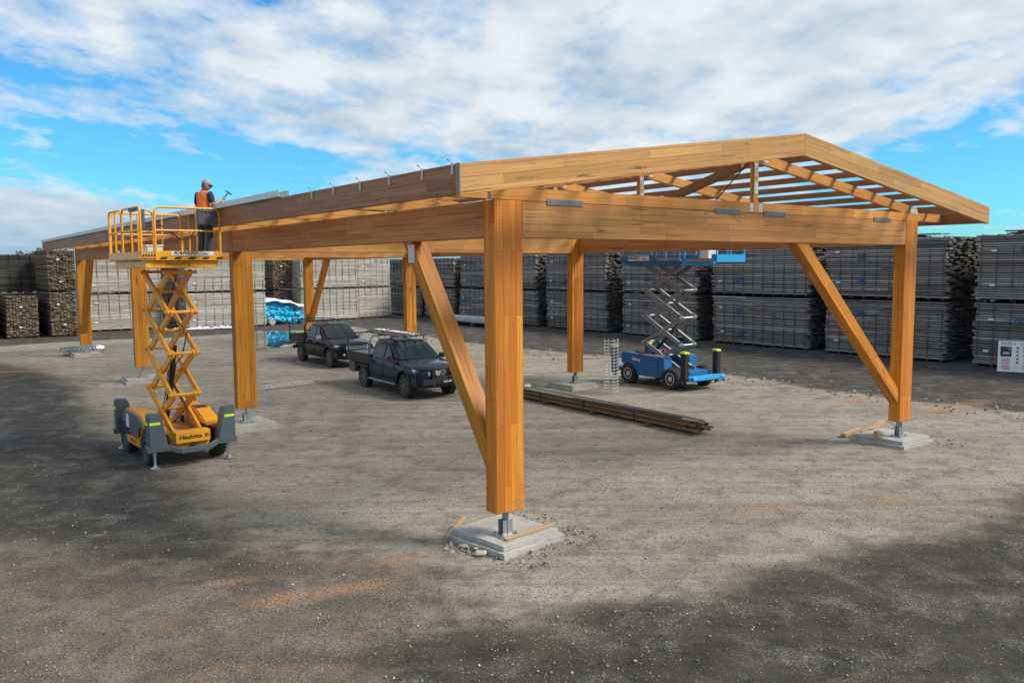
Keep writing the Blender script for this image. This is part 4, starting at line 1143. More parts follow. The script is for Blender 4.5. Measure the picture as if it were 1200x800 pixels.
# ------------------------------------------------------------------ wire cages, bar pack, racks, sign, offcuts
def cage(label, loc, rz, L_, r_, turns, upright, wire=.008, mat='galflat', squash=1.0):
    t = thing('wire_cage', label, 'wire cage', loc, rz, 'galvanised wire cages')
    m = MB(); n = turns*14
    if upright: pts = [(r_*math.cos(2*PI*k/14), r_*math.sin(2*PI*k/14), .02+(L_-.04)*k/n) for k in range(n+1)]
    else: pts = [(-L_/2+L_*k/n, r_*math.cos(2*PI*k/14), r_*squash*(1+math.sin(2*PI*k/14))+.012) for k in range(n+1)]
    m.tube(pts, wire, 5); m.build('spiral_wire', M[mat], t, smooth=True)
    for k in range(8):
        a = 2*PI*k/8; c, s_ = r_*.96*math.cos(a), r_*.96*math.sin(a)
        if upright: MB().cyl((c, s_, 0), (c, s_, L_), wire*.8, 5).build('rod', M[mat], t)
        else: MB().cyl((-L_/2, c, r_*squash+s_*squash+.012), (L_/2, c, r_*squash+s_*squash+.012), wire*.8, 5).build('rod', M[mat], t)
    return t
cage('tall galvanised wire cage standing upright left of the blue lift', at(716, 461), .3, 1.86, .25, 17, True, .008)
ma, mb_ = at(308, 457), at(366, 450)
cage('flattened wire cage lying on the gravel right of the second left column', (ma+mb_)/2, math.atan2(mb_.y-ma.y, mb_.x-ma.x), (mb_-ma).length, .17, 9, False, .008, squash=.45)
ma, mb_ = at(79, 415), at(126, 411)
cg = cage('dense coiled wire cage lying in front of the farthest left column', (ma+mb_)/2 + Vector((.25,-1.0,0)), math.atan2(mb_.y-ma.y, mb_.x-ma.x), (mb_-ma).length, .21, 10, False, .028, 'gal')
MB().lathe([(.215,.62),(.235,.64),(.235,.98),(.215,1.0)], (0,0,.22), 'x', 20).build('foil_wrap', M['chrome'], cg)

ne, fe = at(812, 508.5), at(612, 466.5)
bp_dir = (fe-ne); bl_ = bp_dir.length + .9; ba = math.atan2(bp_dir.y, bp_dir.x)
bpk = thing('steel_bar_pack', 'long strapped pack of dark steel box sections lying on the gravel', 'steel bars', ne, ba)
r = random.Random(4)
for i in range(4):
    for k in range(8):
        off = r.uniform(-.28,.28)
        m = MB(); y = -.24+k*.062 + r.uniform(-.008,.008); z = .105+i*.064+r.uniform(-.003,.003)
        m.box((bl_/2+off, y-.2, z), (bl_, .052, .048))
        bo = m.build('bar', M[r.choice(('bar','bar','barrust','barpale'))], bpk)
        MB().box((off-.003, y-.2, z), (.008, .036, .034)).build('hollow_end', M['black'], bo)
for k, x in enumerate((.9, 3.2, 5.4)):
    MB().box((x*1.0+.6, -.22, .035), (.11, .78, .07), Matrix.Rotation(.1*k, 3, 'Z')).build('dunnage', M['bark'], bpk)
for x in (2.1, 4.2, 6.3):
    m = MB(); m.box((x, -.225, .312), (.03, .52, .006)).box((x, -.482, .19), (.03, .006, .25)).box((x, .034, .19), (.03, .006, .25)); m.build('steel_strap', M['black'], bpk)
lb = thing('loose_bar', 'single dark steel bar lying on top of the bar pack', 'steel bar', ne + Vector((0,0,.345)), ba+.035)
MB().box((2.55, -.10, 0), (4.2, .05, .05)).build('bar', M['bar'], lb)
gl = MB().ball((0,0,.05), .10, (1.3,.8,.7), 3)
for v in gl.bm.verts: v.co += mnoise.noise_vector(v.co*12)*.03
g_ = gl.build('plastic_bag', M['white'], None, smooth=True); g_.location = Vector((fe.x, fe.y, .325)) + Vector((.18,.15,0)); tag(g_, 'small white and green plastic bag on the far end of the bar pack', 'bag')
MB().ball((.09,0,.06), .055, (1,1,1), 2).build('green_print', M['green'], g_)

ra, rb = W(26.0, 43.6), W(26.0, 35.4)
rck = thing('purlin_rack', 'low rack of galvanised steel purlins by the foot of the right hand stacks', 'steel rack', ra, TH-PI/2)
for i in range(3):
    for k in range(5):
        MB().box((4.1+.2*(i-1), k*.24, .34+i*.13), (8.2, .20, .09)).box((4.1+.2*(i-1), k*.24-.07, .28+i*.13), (8.2,.02,.04)).build('steel_purlin', M['galflat'] if (k+i) % 3 else M['gal'], rck)
for x in (.8, 2.6, 4.6, 6.4, 7.8): MB().box((x, .5, .12), (.12, 1.5, .24)).build('bearer', M['bark'], rck)
MB().box((5.5, -.14, .72), (.5,.02,.14)).build('tag', M['white'], rck)

# gate sign, leaning on the stack
sb_ = at(1168.5, 435.5); ang = math.radians(-30)
sg = thing('gate_sign', 'white site safety sign reading GATE 4 leaning against the right hand stacks', 'sign', sb_, ang)
lean = Matrix.Rotation(math.radians(-16), 4, 'X') @ Matrix.Shear('XZ', 4, (.10, 0)) if False else Matrix.Rotation(math.radians(-16), 4, 'X')
sgp = MB().box((.86, 0, .64), (1.72, .025, 1.24)).build('sign_board', M['white'], sg)
sgp.matrix_local = lean
def sp(name, x, z, w_, h_, mat): return MB().box((x, -.0145, z), (w_, .004, h_)).build(name, mat, sgp)
text_part('sign_lettering', 'GATE 4', .15, M['pinktext'], sgp, (.34, -.016, 1.14), '-y', .001, 0, .003)
text_part('sign_lettering', 'LOGTY YARD', .12, M['black'], sgp, (1.12, -.016, 1.13), '-y', .001, 0, .001)
sp('logo_panel', .27, .83, .38, .40, M['black'])
o = text_part('logo_lettering', 'ASH', .13, M['white'], sgp, (.28, -.019, .76), '-y', .001, 0, .003)
MB().cyl((.40,-.013,.95),(.40,-.020,.95),.075,16).build('logo_disc', M['greysteel'], sgp)
r = random.Random(8)
for k in range(5): sp('print_line', .27, .55-k*.06, .34*r.uniform(.8,1), .022, M['black'] if k < 3 else M['pinktext'])
for k in range(3): sp('print_line', .27, .24-k*.06, .34*r.uniform(.7,1), .03, M['pinktext'])
for k in range(7):
    z = .98-k*.145
    if k in (0,3,4): MB().cyl((.66,-.013,z),(.66,-.018,z),.05,16).build('symbol', M['pinktext'], sgp)
    elif k in (5,6): MB().prism([(.60,z-.05),(.72,z-.05),(.66,z+.055)], -.018, -.013, 'y').build('symbol', M['lime'], sgp)
    else: MB().cyl((.66,-.013,z),(.66,-.018,z),.045,16).build('symbol', M['greysteel'], sgp)
    sp('print_line', 1.15, z+.03, .72*r.uniform(.8,1), .02, M['black']); sp('print_line', 1.10, z-.025, .60*r.uniform(.7,1), .02, M['black'])
MB().bar((.2,.06,.03),(.2,.30,.85),.03,.03).bar((1.5,.06,.03),(1.5,.30,.85),.03,.03).build('strut', M['black'], sg)

def offcut(label, u, v, ang_, L_, w_, h_, z, mat='offcut', grp='timber offcuts by the footings', tilt=0, px=None):
    p = W(u, v, z) if px is None else at(px[0], px[1]) + Vector((0,0,z))
    d = Vector((math.cos(TH+ang_)*math.cos(tilt), math.sin(TH+ang_)*math.cos(tilt), math.sin(tilt)))*L_/2
    o = timber('timber_offcut', p-d, p+d, w_, h_, M[mat], None, bevel=.004)
    return tag(o, label, 'offcut', grp)
offcut('narrow pale strip of timber lying across the near footing', .62, -.02, .12, 1.06, .085, .035, .19)
offcut('split timber lath propped between the gravel and the near footing', -.02, 1.12, .62, .80, .07, .04, .10, tilt=.12)
offcut('leftmost pale timber block on the gravel by the right front footing', 0, 0, .13, 1.0, .12, .10, .05, px=(998, 508.5))
offcut('second pale timber block in the row by the right front footing', 0, 0, .20, .72, .12, .10, .05, px=(1007, 510.5))
offcut('third pale timber block, tilted on its neighbours, by the right front footing', 0, 0, .10, .80, .12, .09, .12, px=(1017, 508), tilt=.10)
offcut('long pale timber block touching the right front footing', 0, 0, .16, .85, .12, .10, .15, px=(1027, 506), tilt=.12)
offcut('short square timber block standing on the right front footing', 11.55, .42, .9, .26, .12, .12, .235)

# dark far tree
def tree(label, loc, h, r_, seed):
    t = thing('tree', label, 'tree', loc)
    r = random.Random(seed)
    m = MB(); m.cyl((0,0,0), (.2,.1,h*.6), .45, 10, .2)
    for k in range(7):
        a = k*.9; m.cyl((.1,.05,h*.3+k*.35), (r_*.6*math.cos(a), r_*.6*math.sin(a), h*.6+k*.2), .14, 6, .04)
    m.build('trunk', M['bark'], t)
    bm = bmesh.new()
    for c in range(46):
        a = r.uniform(0, 2*PI); q = r_*math.sqrt(r.random())*.85
        cz = h*.62 + (h*.36)*math.sqrt(max(0, 1-(q/r_)**2))*r.uniform(-.55, 1)
        cr = r.uniform(.5, 1.1)
        for k in range(70):
            d = Vector((r.gauss(0,1), r.gauss(0,1), r.gauss(0,.8))).normalized()*cr*r.uniform(.6,1.05)
            p = Vector((q*math.cos(a), q*math.sin(a), cz)) + d
            s_ = r.uniform(.08,.17); e1 = Vector((r.gauss(0,1), r.gauss(0,1), r.gauss(0,1))).normalized()*s_; e2 = e1.orthogonal().normalized()*s_*.7
            bm.faces.new([bm.verts.new(p-e1), bm.verts.new(p+e2), bm.verts.new(p+e1), bm.verts.new(p-e2)])
    me = bpy.data.meshes.new('crown'); bm.to_mesh(me); bm.free(); me.materials.append(M['foliage']); link('crown', me, t)
    return t
tree('dark rounded tree showing over the far left stacks', at(56, 330) if False else Vector((-50.5, 88.0, 0)), 6.45, 3.0, 5)
tree('low dark tree half hidden behind the far left stacks', Vector((-54.5, 92.0, 0)), 5.6, 2.6, 6)

# ------------------------------------------------------------------ the ground
def axis(lo, hi, d, far):
    xs = []; x = lo
    while x <= hi: xs.append(x); x += d
    a = [lo-5, lo-15, lo-40, lo-100, lo-300, lo-900, lo-far]; b = [xs[-1]+k for k in (5, 15, 40, 100, 300, 900, far)]
    return a[::-1] + xs + b
gx = axis(-38, 30, .17, 2500); gy = axis(5, 60, .17, 2500)
def seg_d(p, a, b):
    ab = b-a; t = max(0, min(1, (p-a).dot(ab)/ab.dot(ab))); return (p-(a+ab*t)).length
def poly_mask(pts, soft):
    """soft 0..1 mask: 1 inside the polygon, fading over `soft` metres at its edge"""
    P = [Vector((q.x, q.y)) for q in pts]
    x0, x1 = min(q.x for q in P)-soft, max(q.x for q in P)+soft; y0, y1 = min(q.y for q in P)-soft, max(q.y for q in P)+soft
    def f(x, y):
        if not (x0 <= x <= x1 and y0 <= y <= y1): return 0.0
        p = Vector((x, y)); ins = False; d = 1e9; n = len(P)
        for i in range(n):
            a, b = P[i], P[(i+1) % n]
            d = min(d, seg_d(p, a, b))
            if (a.y > y) != (b.y > y) and x < (b.x-a.x)*(y-a.y)/(b.y-a.y)+a.x: ins = not ins
        s = d if ins else -d
        return max(0, min(1, .5+s/(2*soft)))
    return f
AT = lambda *l: [at(*q) for q in l]
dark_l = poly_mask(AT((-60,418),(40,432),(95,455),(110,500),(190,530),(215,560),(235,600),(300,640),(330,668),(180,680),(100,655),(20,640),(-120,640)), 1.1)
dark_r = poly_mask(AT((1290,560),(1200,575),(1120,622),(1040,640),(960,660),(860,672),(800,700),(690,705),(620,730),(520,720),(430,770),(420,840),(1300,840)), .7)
brown_l = poly_mask(AT((-120,650),(120,655),(280,650),(400,640),(520,660),(560,700),(480,770),(420,860),(-160,860)), .9)
rust = [(at(1120,476), 2.6, .7, TH), (at(1010,468), 2.0, .5, TH), (at(1040,583), .7, .3, 0), (at(215,685), .30, .10, .3), (at(335,700), .8, .35, .4), (at(270,680), .5, .2, .2), (at(70,428), 2.2, .7, .3), (at(20,435), 2.5, .5, .2), (at(170,455), 1.6, .35, -.9), (at(240,500), 1.4, .3, -.8),
        (at(400,690), .8, .3, .5), (at(75,625), .15, .06, 0), (at(115,626), .2, .06, .3), (at(890,668), .12, .10, 0), (at(1035,722), .12, .1, 0), (at(960,707), .12, .1, 0), (at(465,655), .6, .25, .3), (at(900,595), 1.0, .25, .5)]
rut = [W(-3.4, 20), W(-3.2, 8), W(-6, -1), W(-9.5, -4)]
track_a, track_b = at(205, 784), at(395, 792)
line_a, line_b = at(35, 680), at(160, 745)
TRK = []                                       # wheel tracks pressed into the yard, in pairs
for path in ([(20,402),(120,440),(215,500),(330,600),(470,690),(700,790)], [(1180,520),(1000,560),(820,610),(640,700),(420,800)], [(330,505),(520,560),(700,570),(900,540),(1050,500)],
             [(-40,640),(60,692),(170,750),(300,830)], [(380,470),(360,540),(250,620),(80,700)], [(640,600),(760,560),(900,480),(980,445)]):
    c_ = [at(*p).xy for p in path]
    # smooth the path, then offset it to both wheels
    sm = []
    for i_ in range(len(c_)-1):
        p0, p1, p2, p3 = c_[max(0, i_-1)], c_[i_], c_[i_+1], c_[min(len(c_)-1, i_+2)]
        for k_ in range(8):
            t_ = k_/8
            sm.append(.5*((2*p1) + (p2-p0)*t_ + (2*p0-5*p1+4*p2-p3)*t_*t_ + (3*p1-p0-3*p2+p3)*t_**3))
    sm.append(c_[-1])
    for o_ in (-.8, .8):
        pts_ = []
        for i_, p_ in enumerate(sm):
            d_ = (sm[min(i_+1, len(sm)-1)] - sm[max(i_-1, 0)]).normalized()
            pts_.append(p_ + Vector((-d_.y, d_.x))*o_)
        xs_ = [p_.x for p_ in pts_]; ys_ = [p_.y for p_ in pts_]
        TRK.append((pts_, (min(xs_)-.6, max(xs_)+.6, min(ys_)-.6, max(ys_)+.6)))
bm = bmesh.new()
lay = bm.verts.layers.float_color.new('zones')
grid = []
for j, y in enumerate(gy):
    row = []
    for i, x in enumerate(gx):
        near = 6 < j < len(gy)-7 and 6 < i < len(gx)-7
        z = 0.0; D = Bn = O = 0.0
        dx, dy = x-ORG.x, y-ORG.y
        u, v = dx*CW+dy*SW, -dx*SW+dy*CW
        nz = mnoise.noise(Vector((x*.14, y*.14, 0)))*1.4 + mnoise.noise(Vector((x*.5, y*.5, 3)))*.5
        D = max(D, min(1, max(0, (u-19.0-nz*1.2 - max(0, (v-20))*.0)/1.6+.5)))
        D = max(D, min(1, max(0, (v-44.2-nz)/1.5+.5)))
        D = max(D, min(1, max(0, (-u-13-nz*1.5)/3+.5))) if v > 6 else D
        if near:
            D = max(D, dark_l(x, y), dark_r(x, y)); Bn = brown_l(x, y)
            z = mnoise.noise(Vector((x*.35, y*.35, 1)))*.022 + mnoise.noise(Vector((x*1.7, y*1.7, 5)))*.007
            for c, ra_, rb_, a in rust:
                ddx, ddy = x-c.x, y-c.y
                if abs(ddx) > 6 or abs(ddy) > 6: continue
                p_, q_ = (ddx*math.cos(a)+ddy*math.sin(a))/ra_, (-ddx*math.sin(a)+ddy*math.cos(a))/rb_
                O = max(O, math.exp(-(p_*p_+q_*q_)))
            # raised loose gravel ridge along the road side, worn tyre hollows
            rd = abs(u-18.2-nz*.5); z += .05*math.exp(-rd*rd*1.4)*(1+mnoise.noise(Vector((x*1.5, y*1.5, 9))))
            for off in (0, 1.7):
                for q0, q1 in ((W(5.0+off, -6), W(5.0+off, 16)), (line_a + Vector((0,off,0)), line_b + Vector((0,off,0)))):
                    dd = seg_d(Vector((x,y)), q0.xy, q1.xy)
                    if dd < .5: z -= .014*math.exp(-(dd/.16)**2)
            z = z*.8 - .012
        T = 0.0
        if near:
            for pts_, (bx0, bx1, by0, by1) in TRK:
                if not (bx0 <= x <= bx1 and by0 <= y <= by1): continue
                for q0, q1 in zip(pts_, pts_[1:]):
                    dd = seg_d(Vector((x, y)), q0, q1)
                    if dd < .6: T = max(T, math.exp(-(dd/.19)**2)*(.55+.45*math.sin(x*.7+y*.5)))
            z -= .012*T
        vt = bm.verts.new((x, y, z)); vt[lay] = (D, Bn, O, T); row.append(vt)
    grid.append(row)
for j in range(len(gy)-1):
    for i in range(len(gx)-1): bm.faces.new((grid[j][i], grid[j][i+1], grid[j+1][i+1], grid[j+1][i]))
me = bpy.data.meshes.new('ground'); bm.to_mesh(me); bm.free()
for p in me.polygons: p.use_smooth = True
m, nt, b = new_mat('yard gravel'); N = NT(nt)
tc = N.n('ShaderNodeNewGeometry'); pos = tc.outputs['Position']
za = N.n('ShaderNodeAttribute'); za.attribute_name = 'zones'
zs_ = N.n('ShaderNodeSeparateColor'); N.l(za.outputs['Color'], zs_.inputs[0]); zD, zB, zO = zs_.outputs[:3]; zT = za.outputs['Alpha']
drv = N.maps(pos, (.22, 1.1, 1), (0,0,0), (0,0,-(TH+.35)))         # streaks along the way vehicles drive
wide = N.noise(pos, .28, 6, .62, .4)
streak = N.noise(drv, 1.0, 6, .62, .8)
mid_ = N.noise(pos, 2.2, 5, .65, .3)
fine = N.noise(pos, 26, 4, .7)
grit = N.noise(pos, 85, 2, .6)
def nudge(mask, amt, lo=.42, hi=.58):
    v = N.math('ADD', mask, N.math('MULTIPLY', N.math('SUBTRACT', N.math('ADD', N.math('MULTIPLY', wide, .45), N.math('ADD', N.math('MULTIPLY', mid_, .35), N.math('MULTIPLY', streak, .25))), .525), amt))
    v = N.math('ADD', v, N.math('MULTIPLY', N.math('SUBTRACT', fine, .5), .9))
    return N.ramp(v, [(lo, 0), (hi, 1)])
lane = N.noise(N.maps(pos, (.05, 1.9, 1), (0,0,0), (0,0,-(TH+PI/2+.12))), 1.0, 5, .6, 1.2)
lane2 = N.noise(N.maps(pos, (.07, 2.6, 1), (4,2,0), (0,0,-.25)), 1.0, 5, .6, 1.0)
base = N.mix(N.ramp(streak, [(.38, 0), (.62, 1)]), (.345,.305,.245), (.245,.214,.170))
base = N.mix(N.ramp(wide, [(.44, 0), (.60, .8)]), base, (.40,.36,.295))
base = N.mix(N.ramp(lane, [(.50, 0), (.60, .5)]), base, (.195,.160,.116))
base = N.mix(N.ramp(lane2, [(.54, 0), (.62, .45)]), base, (.39,.338,.255))
base = N.mix(N.ramp(mid_, [(.50, 0), (.64, .7)]), base, (.145,.120,.088))
dirt2 = N.noise(pos, .9, 6, .7, .3)
base = N.mix(N.ramp(dirt2, [(.56, 0), (.68, .45)]), base, (.27,.165,.095))
bmix = N.mix(N.ramp(mid_, [(.42, 0), (.60, 1)]), (.165,.115,.075), (.085,.068,.052))
bmix = N.mix(N.ramp(dirt2, [(.54, 0), (.68, .6)]), bmix, (.22,.135,.075))
bmix = N.mix(N.ramp(streak, [(.54, 0), (.66, .6)]), bmix, (.05,.045,.04))
base = N.mix(nudge(zB, 2.2, .28, .72), base, bmix)
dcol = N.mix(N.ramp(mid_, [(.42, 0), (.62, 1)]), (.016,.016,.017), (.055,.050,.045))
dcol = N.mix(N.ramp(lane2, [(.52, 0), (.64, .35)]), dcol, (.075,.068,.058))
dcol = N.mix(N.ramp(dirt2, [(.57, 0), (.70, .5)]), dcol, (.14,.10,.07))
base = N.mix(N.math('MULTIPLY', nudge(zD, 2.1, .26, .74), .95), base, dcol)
rustn = N.ramp(N.math('MULTIPLY', zO, N.math('ADD', N.math('MULTIPLY', dirt2, 1.1), N.math('ADD', N.math('MULTIPLY', mid_, .7), N.math('MULTIPLY', fine, .3)))), [(.42, 0), (1.0, 1)])
base = N.mix(N.math('MULTIPLY', rustn, N.ramp(fine, [(.40, .15), (.58, .8)])), base, (.42,.21,.09))
base = N.mix(N.math('MULTIPLY', zT, N.ramp(N.math('ADD', N.math('MULTIPLY', mid_, .5), N.math('MULTIPLY', fine, .5)), [(.42, .1), (.56, .62)])), base, (.13,.105,.080))
drift = N.noise(pos, 1.25, 6, .66, .3)
dr = N.math('MULTIPLY', N.ramp(drift, [(.50, 0), (.64, 1)]), N.ramp(N.noise(pos, 48, 3, .7), [(.46, 0), (.58, 1)]))
base = N.mix(N.math('MULTIPLY', dr, .62), base, (.36,.34,.30))
vor = N.n('ShaderNodeTexVoronoi'); vor.inputs['Scale'].default_value = 24; N.l(pos, vor.inputs['Vector'])
cellv = N.n('ShaderNodeSeparateColor'); N.l(vor.outputs['Color'], cellv.inputs[0])
stone_zone = N.ramp(N.math('ADD', N.math('MULTIPLY', mid_, .6), N.math('MULTIPLY', wide, .45)), [(.46, 0), (.60, 1)])
stone = N.math('MULTIPLY', N.math('MULTIPLY', N.ramp(vor.outputs['Distance'], [(.22, 1), (.34, 0)]), N.ramp(cellv.outputs[0], [(.70, 0), (.80, 1)])), N.math('ADD', N.math('MULTIPLY', stone_zone, .8), .10))
base = N.mix(N.math('MULTIPLY', stone, .85), base, N.mix(cellv.outputs[1], (.50,.47,.42), (.22,.20,.18)))
base = N.mix(N.ramp(fine, [(.36, .7), (.52, 0)]), base, (.05,.042,.034))
pal = N.math('MULTIPLY', N.ramp(grit, [(.54, 0), (.70, .6)]), N.math('SUBTRACT', 1.0, N.math('MULTIPLY', zD, .72)))
base = N.mix(pal, base, (.60,.55,.46))
base = N.mix(N.ramp(grit, [(.30, .5), (.44, 0)]), base, (.03,.026,.022))
N.l(base, b.inputs['Base Color']); b.inputs['Roughness'].default_value = .92; b.inputs['Specular IOR Level'].default_value = .25
bp = N.n('ShaderNodeBump'); bp.inputs['Strength'].default_value = 1.0; bp.inputs['Distance'].default_value = .04
hgt = N.math('ADD', N.math('MULTIPLY', fine, .6), N.math('ADD', N.math('MULTIPLY', stone, .35), N.math('ADD', N.math('MULTIPLY', grit, .25), N.math('MULTIPLY', mid_, .9))))
N.l(hgt, bp.inputs['Height']); N.l(bp.outputs[0], b.inputs['Normal'])
me.materials.append(m)
gnd = link('ground', me); gnd['kind'] = 'structure'

# puddle reflecting the blue bundles
pm, nt, b = new_mat('shallow puddle'); b.inputs['Base Color'].default_value = (.045,.04,.035,1); b.inputs['Roughness'].default_value = .03; b.inputs['Specular IOR Level'].default_value = 1.0; b.inputs['IOR'].default_value = 1.6
N = NT(nt); g_n = N.n('ShaderNodeNewGeometry'); bp = N.n('ShaderNodeBump'); bp.inputs['Strength'].default_value = .08; bp.inputs['Distance'].default_value = .02
N.l(N.noise(g_n.outputs['Position'], 2.5, 2, .5), bp.inputs['Height']); N.l(bp.outputs[0], b.inputs['Normal'])
pc = [(282,390),(300,388),(322,388),(345,390),(352,394),(356,400),(346,406),(325,407),(304,409),(286,408),(278,402)]
bm = bmesh.new(); pts = AT(*pc); n = len(pts); ring_ = []
for i in range(n*6):
    a = pts[(i//6) % n]; c = pts[(i//6+1) % n]; p = a.lerp(c, (i % 6)/6); q = mnoise.noise(p*1.3)
    ring_.append(bm.verts.new((p.x+q*.25, p.y+q*.9, .020)))
bm.faces.new(ring_)
me = bpy.data.meshes.new('puddle'); bm.to_mesh(me); bm.free(); me.materials.append(pm)
pud = link('puddle', me); pud['kind'] = 'structure'

# loose stones, real ones, thick near the camera and in drifts
bm = bmesh.new(); r = random.Random(21); tl = bm.loops.layers.float_color.new('tone')
base_v = [Vector(q) for q in ((1,0,0),(-1,0,0),(0,1,0),(0,-1,0),(0,0,1),(0,0,-.6))]
fc = ((0,2,4),(2,1,4),(1,3,4),(3,0,4),(2,0,5),(1,2,5),(3,1,5),(0,3,5))
def stone_at(x, y, s, z=0):
    rot = Euler((r.uniform(0,6), r.uniform(0,6), r.uniform(0,6))).to_matrix()
    vs_ = [bm.verts.new(Vector((x, y, z+s*.25)) + (rot @ Vector((q.x*r.uniform(.7,1.3), q.y*r.uniform(.7,1.3), q.z*r.uniform(.5,1))))*s) for q in base_v]
    t = r.choice(((.42,.41,.38), (.30,.29,.27), (.22,.20,.18), (.55,.53,.50), (.12,.11,.10), (.36,.27,.20)))
    for f in fc:
        q = bm.faces.new([vs_[k] for k in f])
        for lp in q.loops: lp[tl] = t+(1,)
n_st = 0
while n_st < 9000:
    d = 8 + 26*r.random()**1.7; a = r.uniform(-.62, .62); x, y = d*math.tan(a), d
    if mnoise.noise(Vector((x*.45, y*.45, 7))) + .35*mnoise.noise(Vector((x*1.8, y*1.8, 2))) < r.uniform(-.25, .45): continue
    stone_at(x, y, abs(r.gauss(.0055, .0045))+.0035); n_st += 1
for c, rad, cnt_, smax in ((W(1.35,-.1), .5, 160, .035), (W(-.25,.5), .35, 70, .06), (W(.2,-.35), .6, 140, .03), (W(-.15,.05), .3, 60, .05), (W(12.9,-.2), .8, 120, .03), (W(1.3,.9), .5, 120, .03)):
    for k in range(cnt_):
        a, q = r.uniform(0, 2*PI), rad*r.random()**.6; stone_at(c.x+q*math.cos(a), c.y+q*math.sin(a), r.uniform(.008, smax)*r.random()+.006)
for k in range(900):
    v = r.uniform(-2, 34); p = W(18.2+r.gauss(0,.7), v); stone_at(p.x, p.y, abs(r.gauss(.02,.02))+.008, .03)
me = bpy.data.meshes.new('loose_gravel'); bm.to_mesh(me); bm.free(); me.materials.append(M['board'])
lg = link('loose_gravel', me); lg['kind'] = 'stuff'; tag(lg, 'loose pale stones scattered over the yard', 'gravel')
for k, (u, v, s_) in enumerate(((-.32, .42, .055), (-.30, .02, .085), (-.24, .22, .045))):
    m = MB(); m.ball((0,0,0), s_, (1.2,.9,.5), 2)
    for q in m.bm.verts: q.co *= 1+mnoise.noise(q.co*14+Vector((k,0,0)))*.5
    o = m.build('concrete_lump', M['concrete']); o.location = W(u, v, .04)
    tag(o, ('largest broken concrete lump left of the near footing', 'flat broken concrete lump nearest the camera by the near footing', 'smallest broken concrete lump by the near footing')[k] if k else 'broken concrete lump at the back left edge of the near footing', 'rubble', 'broken lumps of concrete by the near footing')

# ------------------------------------------------------------------ camera, sun and sky
cam = bpy.data.cameras.new('camera'); co = bpy.data.objects.new('camera', cam); COL.objects.link(co)
cam.sensor_width = 36; cam.lens = FPX/1200*36; cam.clip_start = .1; cam.clip_end = 6000
co.matrix_world = Matrix.Translation((0,0,HC)) @ Matrix.Rotation(PI/2-PIT, 4, 'X') @ Matrix.Rotation(ROL, 4, 'Z')
SC.camera = co
AZ, EL = math.radians(-12), math.radians(42)      # direction to the sun, from +X counter-clockwise
sd = Vector((math.cos(EL)*math.cos(AZ), math.cos(EL)*math.sin(AZ), math.sin(EL)))
sl = bpy.data.lights.new('sun', 'SUN'); sl.energy = 3.0; sl.angle = math.radians(20); sl.color = (1, .93, .82)
so = bpy.data.objects.new('sun', sl); COL.objects.link(so); so.location = (30, -8, 30)
so.rotation_euler = sd.to_track_quat('Z', 'Y').to_euler()

w = bpy.data.worlds.new('World'); SC.world = w; w.use_nodes = True
nt = w.node_tree; nt.nodes.clear(); N = NT(nt)
out = N.n('ShaderNodeOutputWorld')
sky = N.n('ShaderNodeTexSky', sky_type='NISHITA'); sky.sun_disc = False
sky.sun_elevation = EL; sky.sun_rotation = PI/2 - AZ; sky.air_density = 1.0; sky.dust_density = .4; sky.ozone_density = 3
tc = N.n('ShaderNodeTexCoord'); g = tc.outputs['Generated']
sep = N.n('ShaderNodeSeparateXYZ'); N.l(g, sep.inputs[0]); X, Y, Z = sep.outputs
zz = N.math('ADD', N.math('MAXIMUM', Z, 0.0), .16)
cmb = N.n('ShaderNodeCombineXYZ'); N.l(N.math('DIVIDE', X, zz), cmb.inputs[0]); N.l(N.math('DIVIDE', Y, zz), cmb.inputs[1])
P = cmb.outputs[0]
az = N.math('ARCTAN2', X, Y); el = N.math('ARCSINE', Z)
def blob(a0, e0, sa, se, amp):                     # a gap (-) or a bank (+) of cloud at a compass bearing and height
    a = N.math('DIVIDE', N.math('SUBTRACT', az, math.radians(a0)), math.radians(sa))
    e = N.math('DIVIDE', N.math('SUBTRACT', el, math.radians(e0)), math.radians(se))
    r2 = N.math('ADD', N.math('MULTIPLY', a, a), N.math('MULTIPLY', e, e))
    return N.math('MULTIPLY', N.math('EXPONENT', N.math('MULTIPLY', r2, -1)), amp)
P2 = N.maps(P, (1, .78, 1), (2.3, 7.1, 0), (0, 0, math.radians(-24)))
n1 = N.noise(P2, .7, 3, .5, 0)
n2 = N.noise(P2, 4.0, 6, .56, .12)
n3 = N.noise(P2, 9.5, 4, .6, .1)
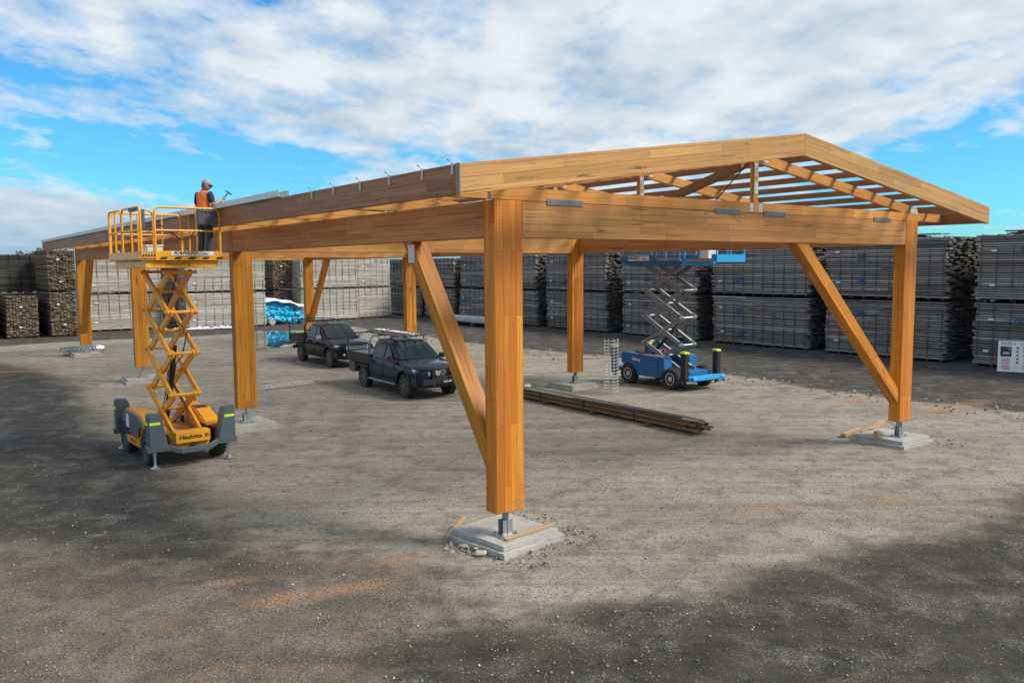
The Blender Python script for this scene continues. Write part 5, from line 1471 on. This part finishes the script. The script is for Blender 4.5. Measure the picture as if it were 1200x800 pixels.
cov = N.math('ADD', N.math('MULTIPLY', n1, .50), N.math('MULTIPLY', n2, .56))
cov = N.math('ADD', cov, N.math('MULTIPLY', n3, .22))
for bl in [(-24, 6.6, 13, 2.5, -.22), (-26, 13, 10, 3, .05), (-36, 12, 6, 3, -.08), (-5, 5, 10, 3, -.06), (28, 5.5, 9, 3.6, -.24), (22, 9.5, 5, 1.5, .10), (-31, 2.2, 9, 2.2, .34), (-2, 14, 22, 7, .055), (25, 14, 12, 4, .14), (-28, 15, 9, 4, .01), (-8, 17, 5, 1.6, -.05), (-20, 12.5, 4, 1.2, -.06), (4, 10.5, 5, 1.2, -.05), (14, 12, 5, 1.0, -.05)]:
    cov = N.math('ADD', cov, blob(*bl))
mask = N.ramp(cov, [(.505, 0), (.57, .5), (.69, 1)])
shade = N.noise(N.maps(P2, (1,1,1), (.06,.05,0)), 3.0, 4, .55, .1)
ccol = N.ramp(N.math('ADD', N.math('MULTIPLY', shade, .6), N.math('MULTIPLY', n2, .4)), [(.36, (.29, .38, .47)), (.48, (.43, .50, .56)), (.60, (.56, .60, .63))])
low = N.ramp(Z, [(0.0, 1), (.09, 0)])
lowc = N.mix(N.math('MULTIPLY', low, N.ramp(X, [(.0, 1), (.45, 0)])), ccol, (.20, .33, .45))
bgs = N.n('ShaderNodeBackground'); N.l(N.mix(1.0, sky.outputs[0], (.34, .90, 1.16), 'MULTIPLY'), bgs.inputs[0]); bgs.inputs[1].default_value = .10
bgc = N.n('ShaderNodeBackground'); N.l(lowc, bgc.inputs[0]); bgc.inputs[1].default_value = 1.0
mx = N.n('ShaderNodeMixShader'); N.l(mask, mx.inputs[0]); N.l(bgs.outputs[0], mx.inputs[1]); N.l(bgc.outputs[0], mx.inputs[2])
N.l(mx.outputs[0], out.inputs[0])
vs = SC.view_settings
SC.display_settings.display_device = 'sRGB'
vs.view_transform = 'Standard'; vs.look = 'None'; vs.exposure = .55; vs.gamma = 1; vs.use_curve_mapping = False
SC.cycles.max_bounces = 6; SC.cycles.use_denoising = True
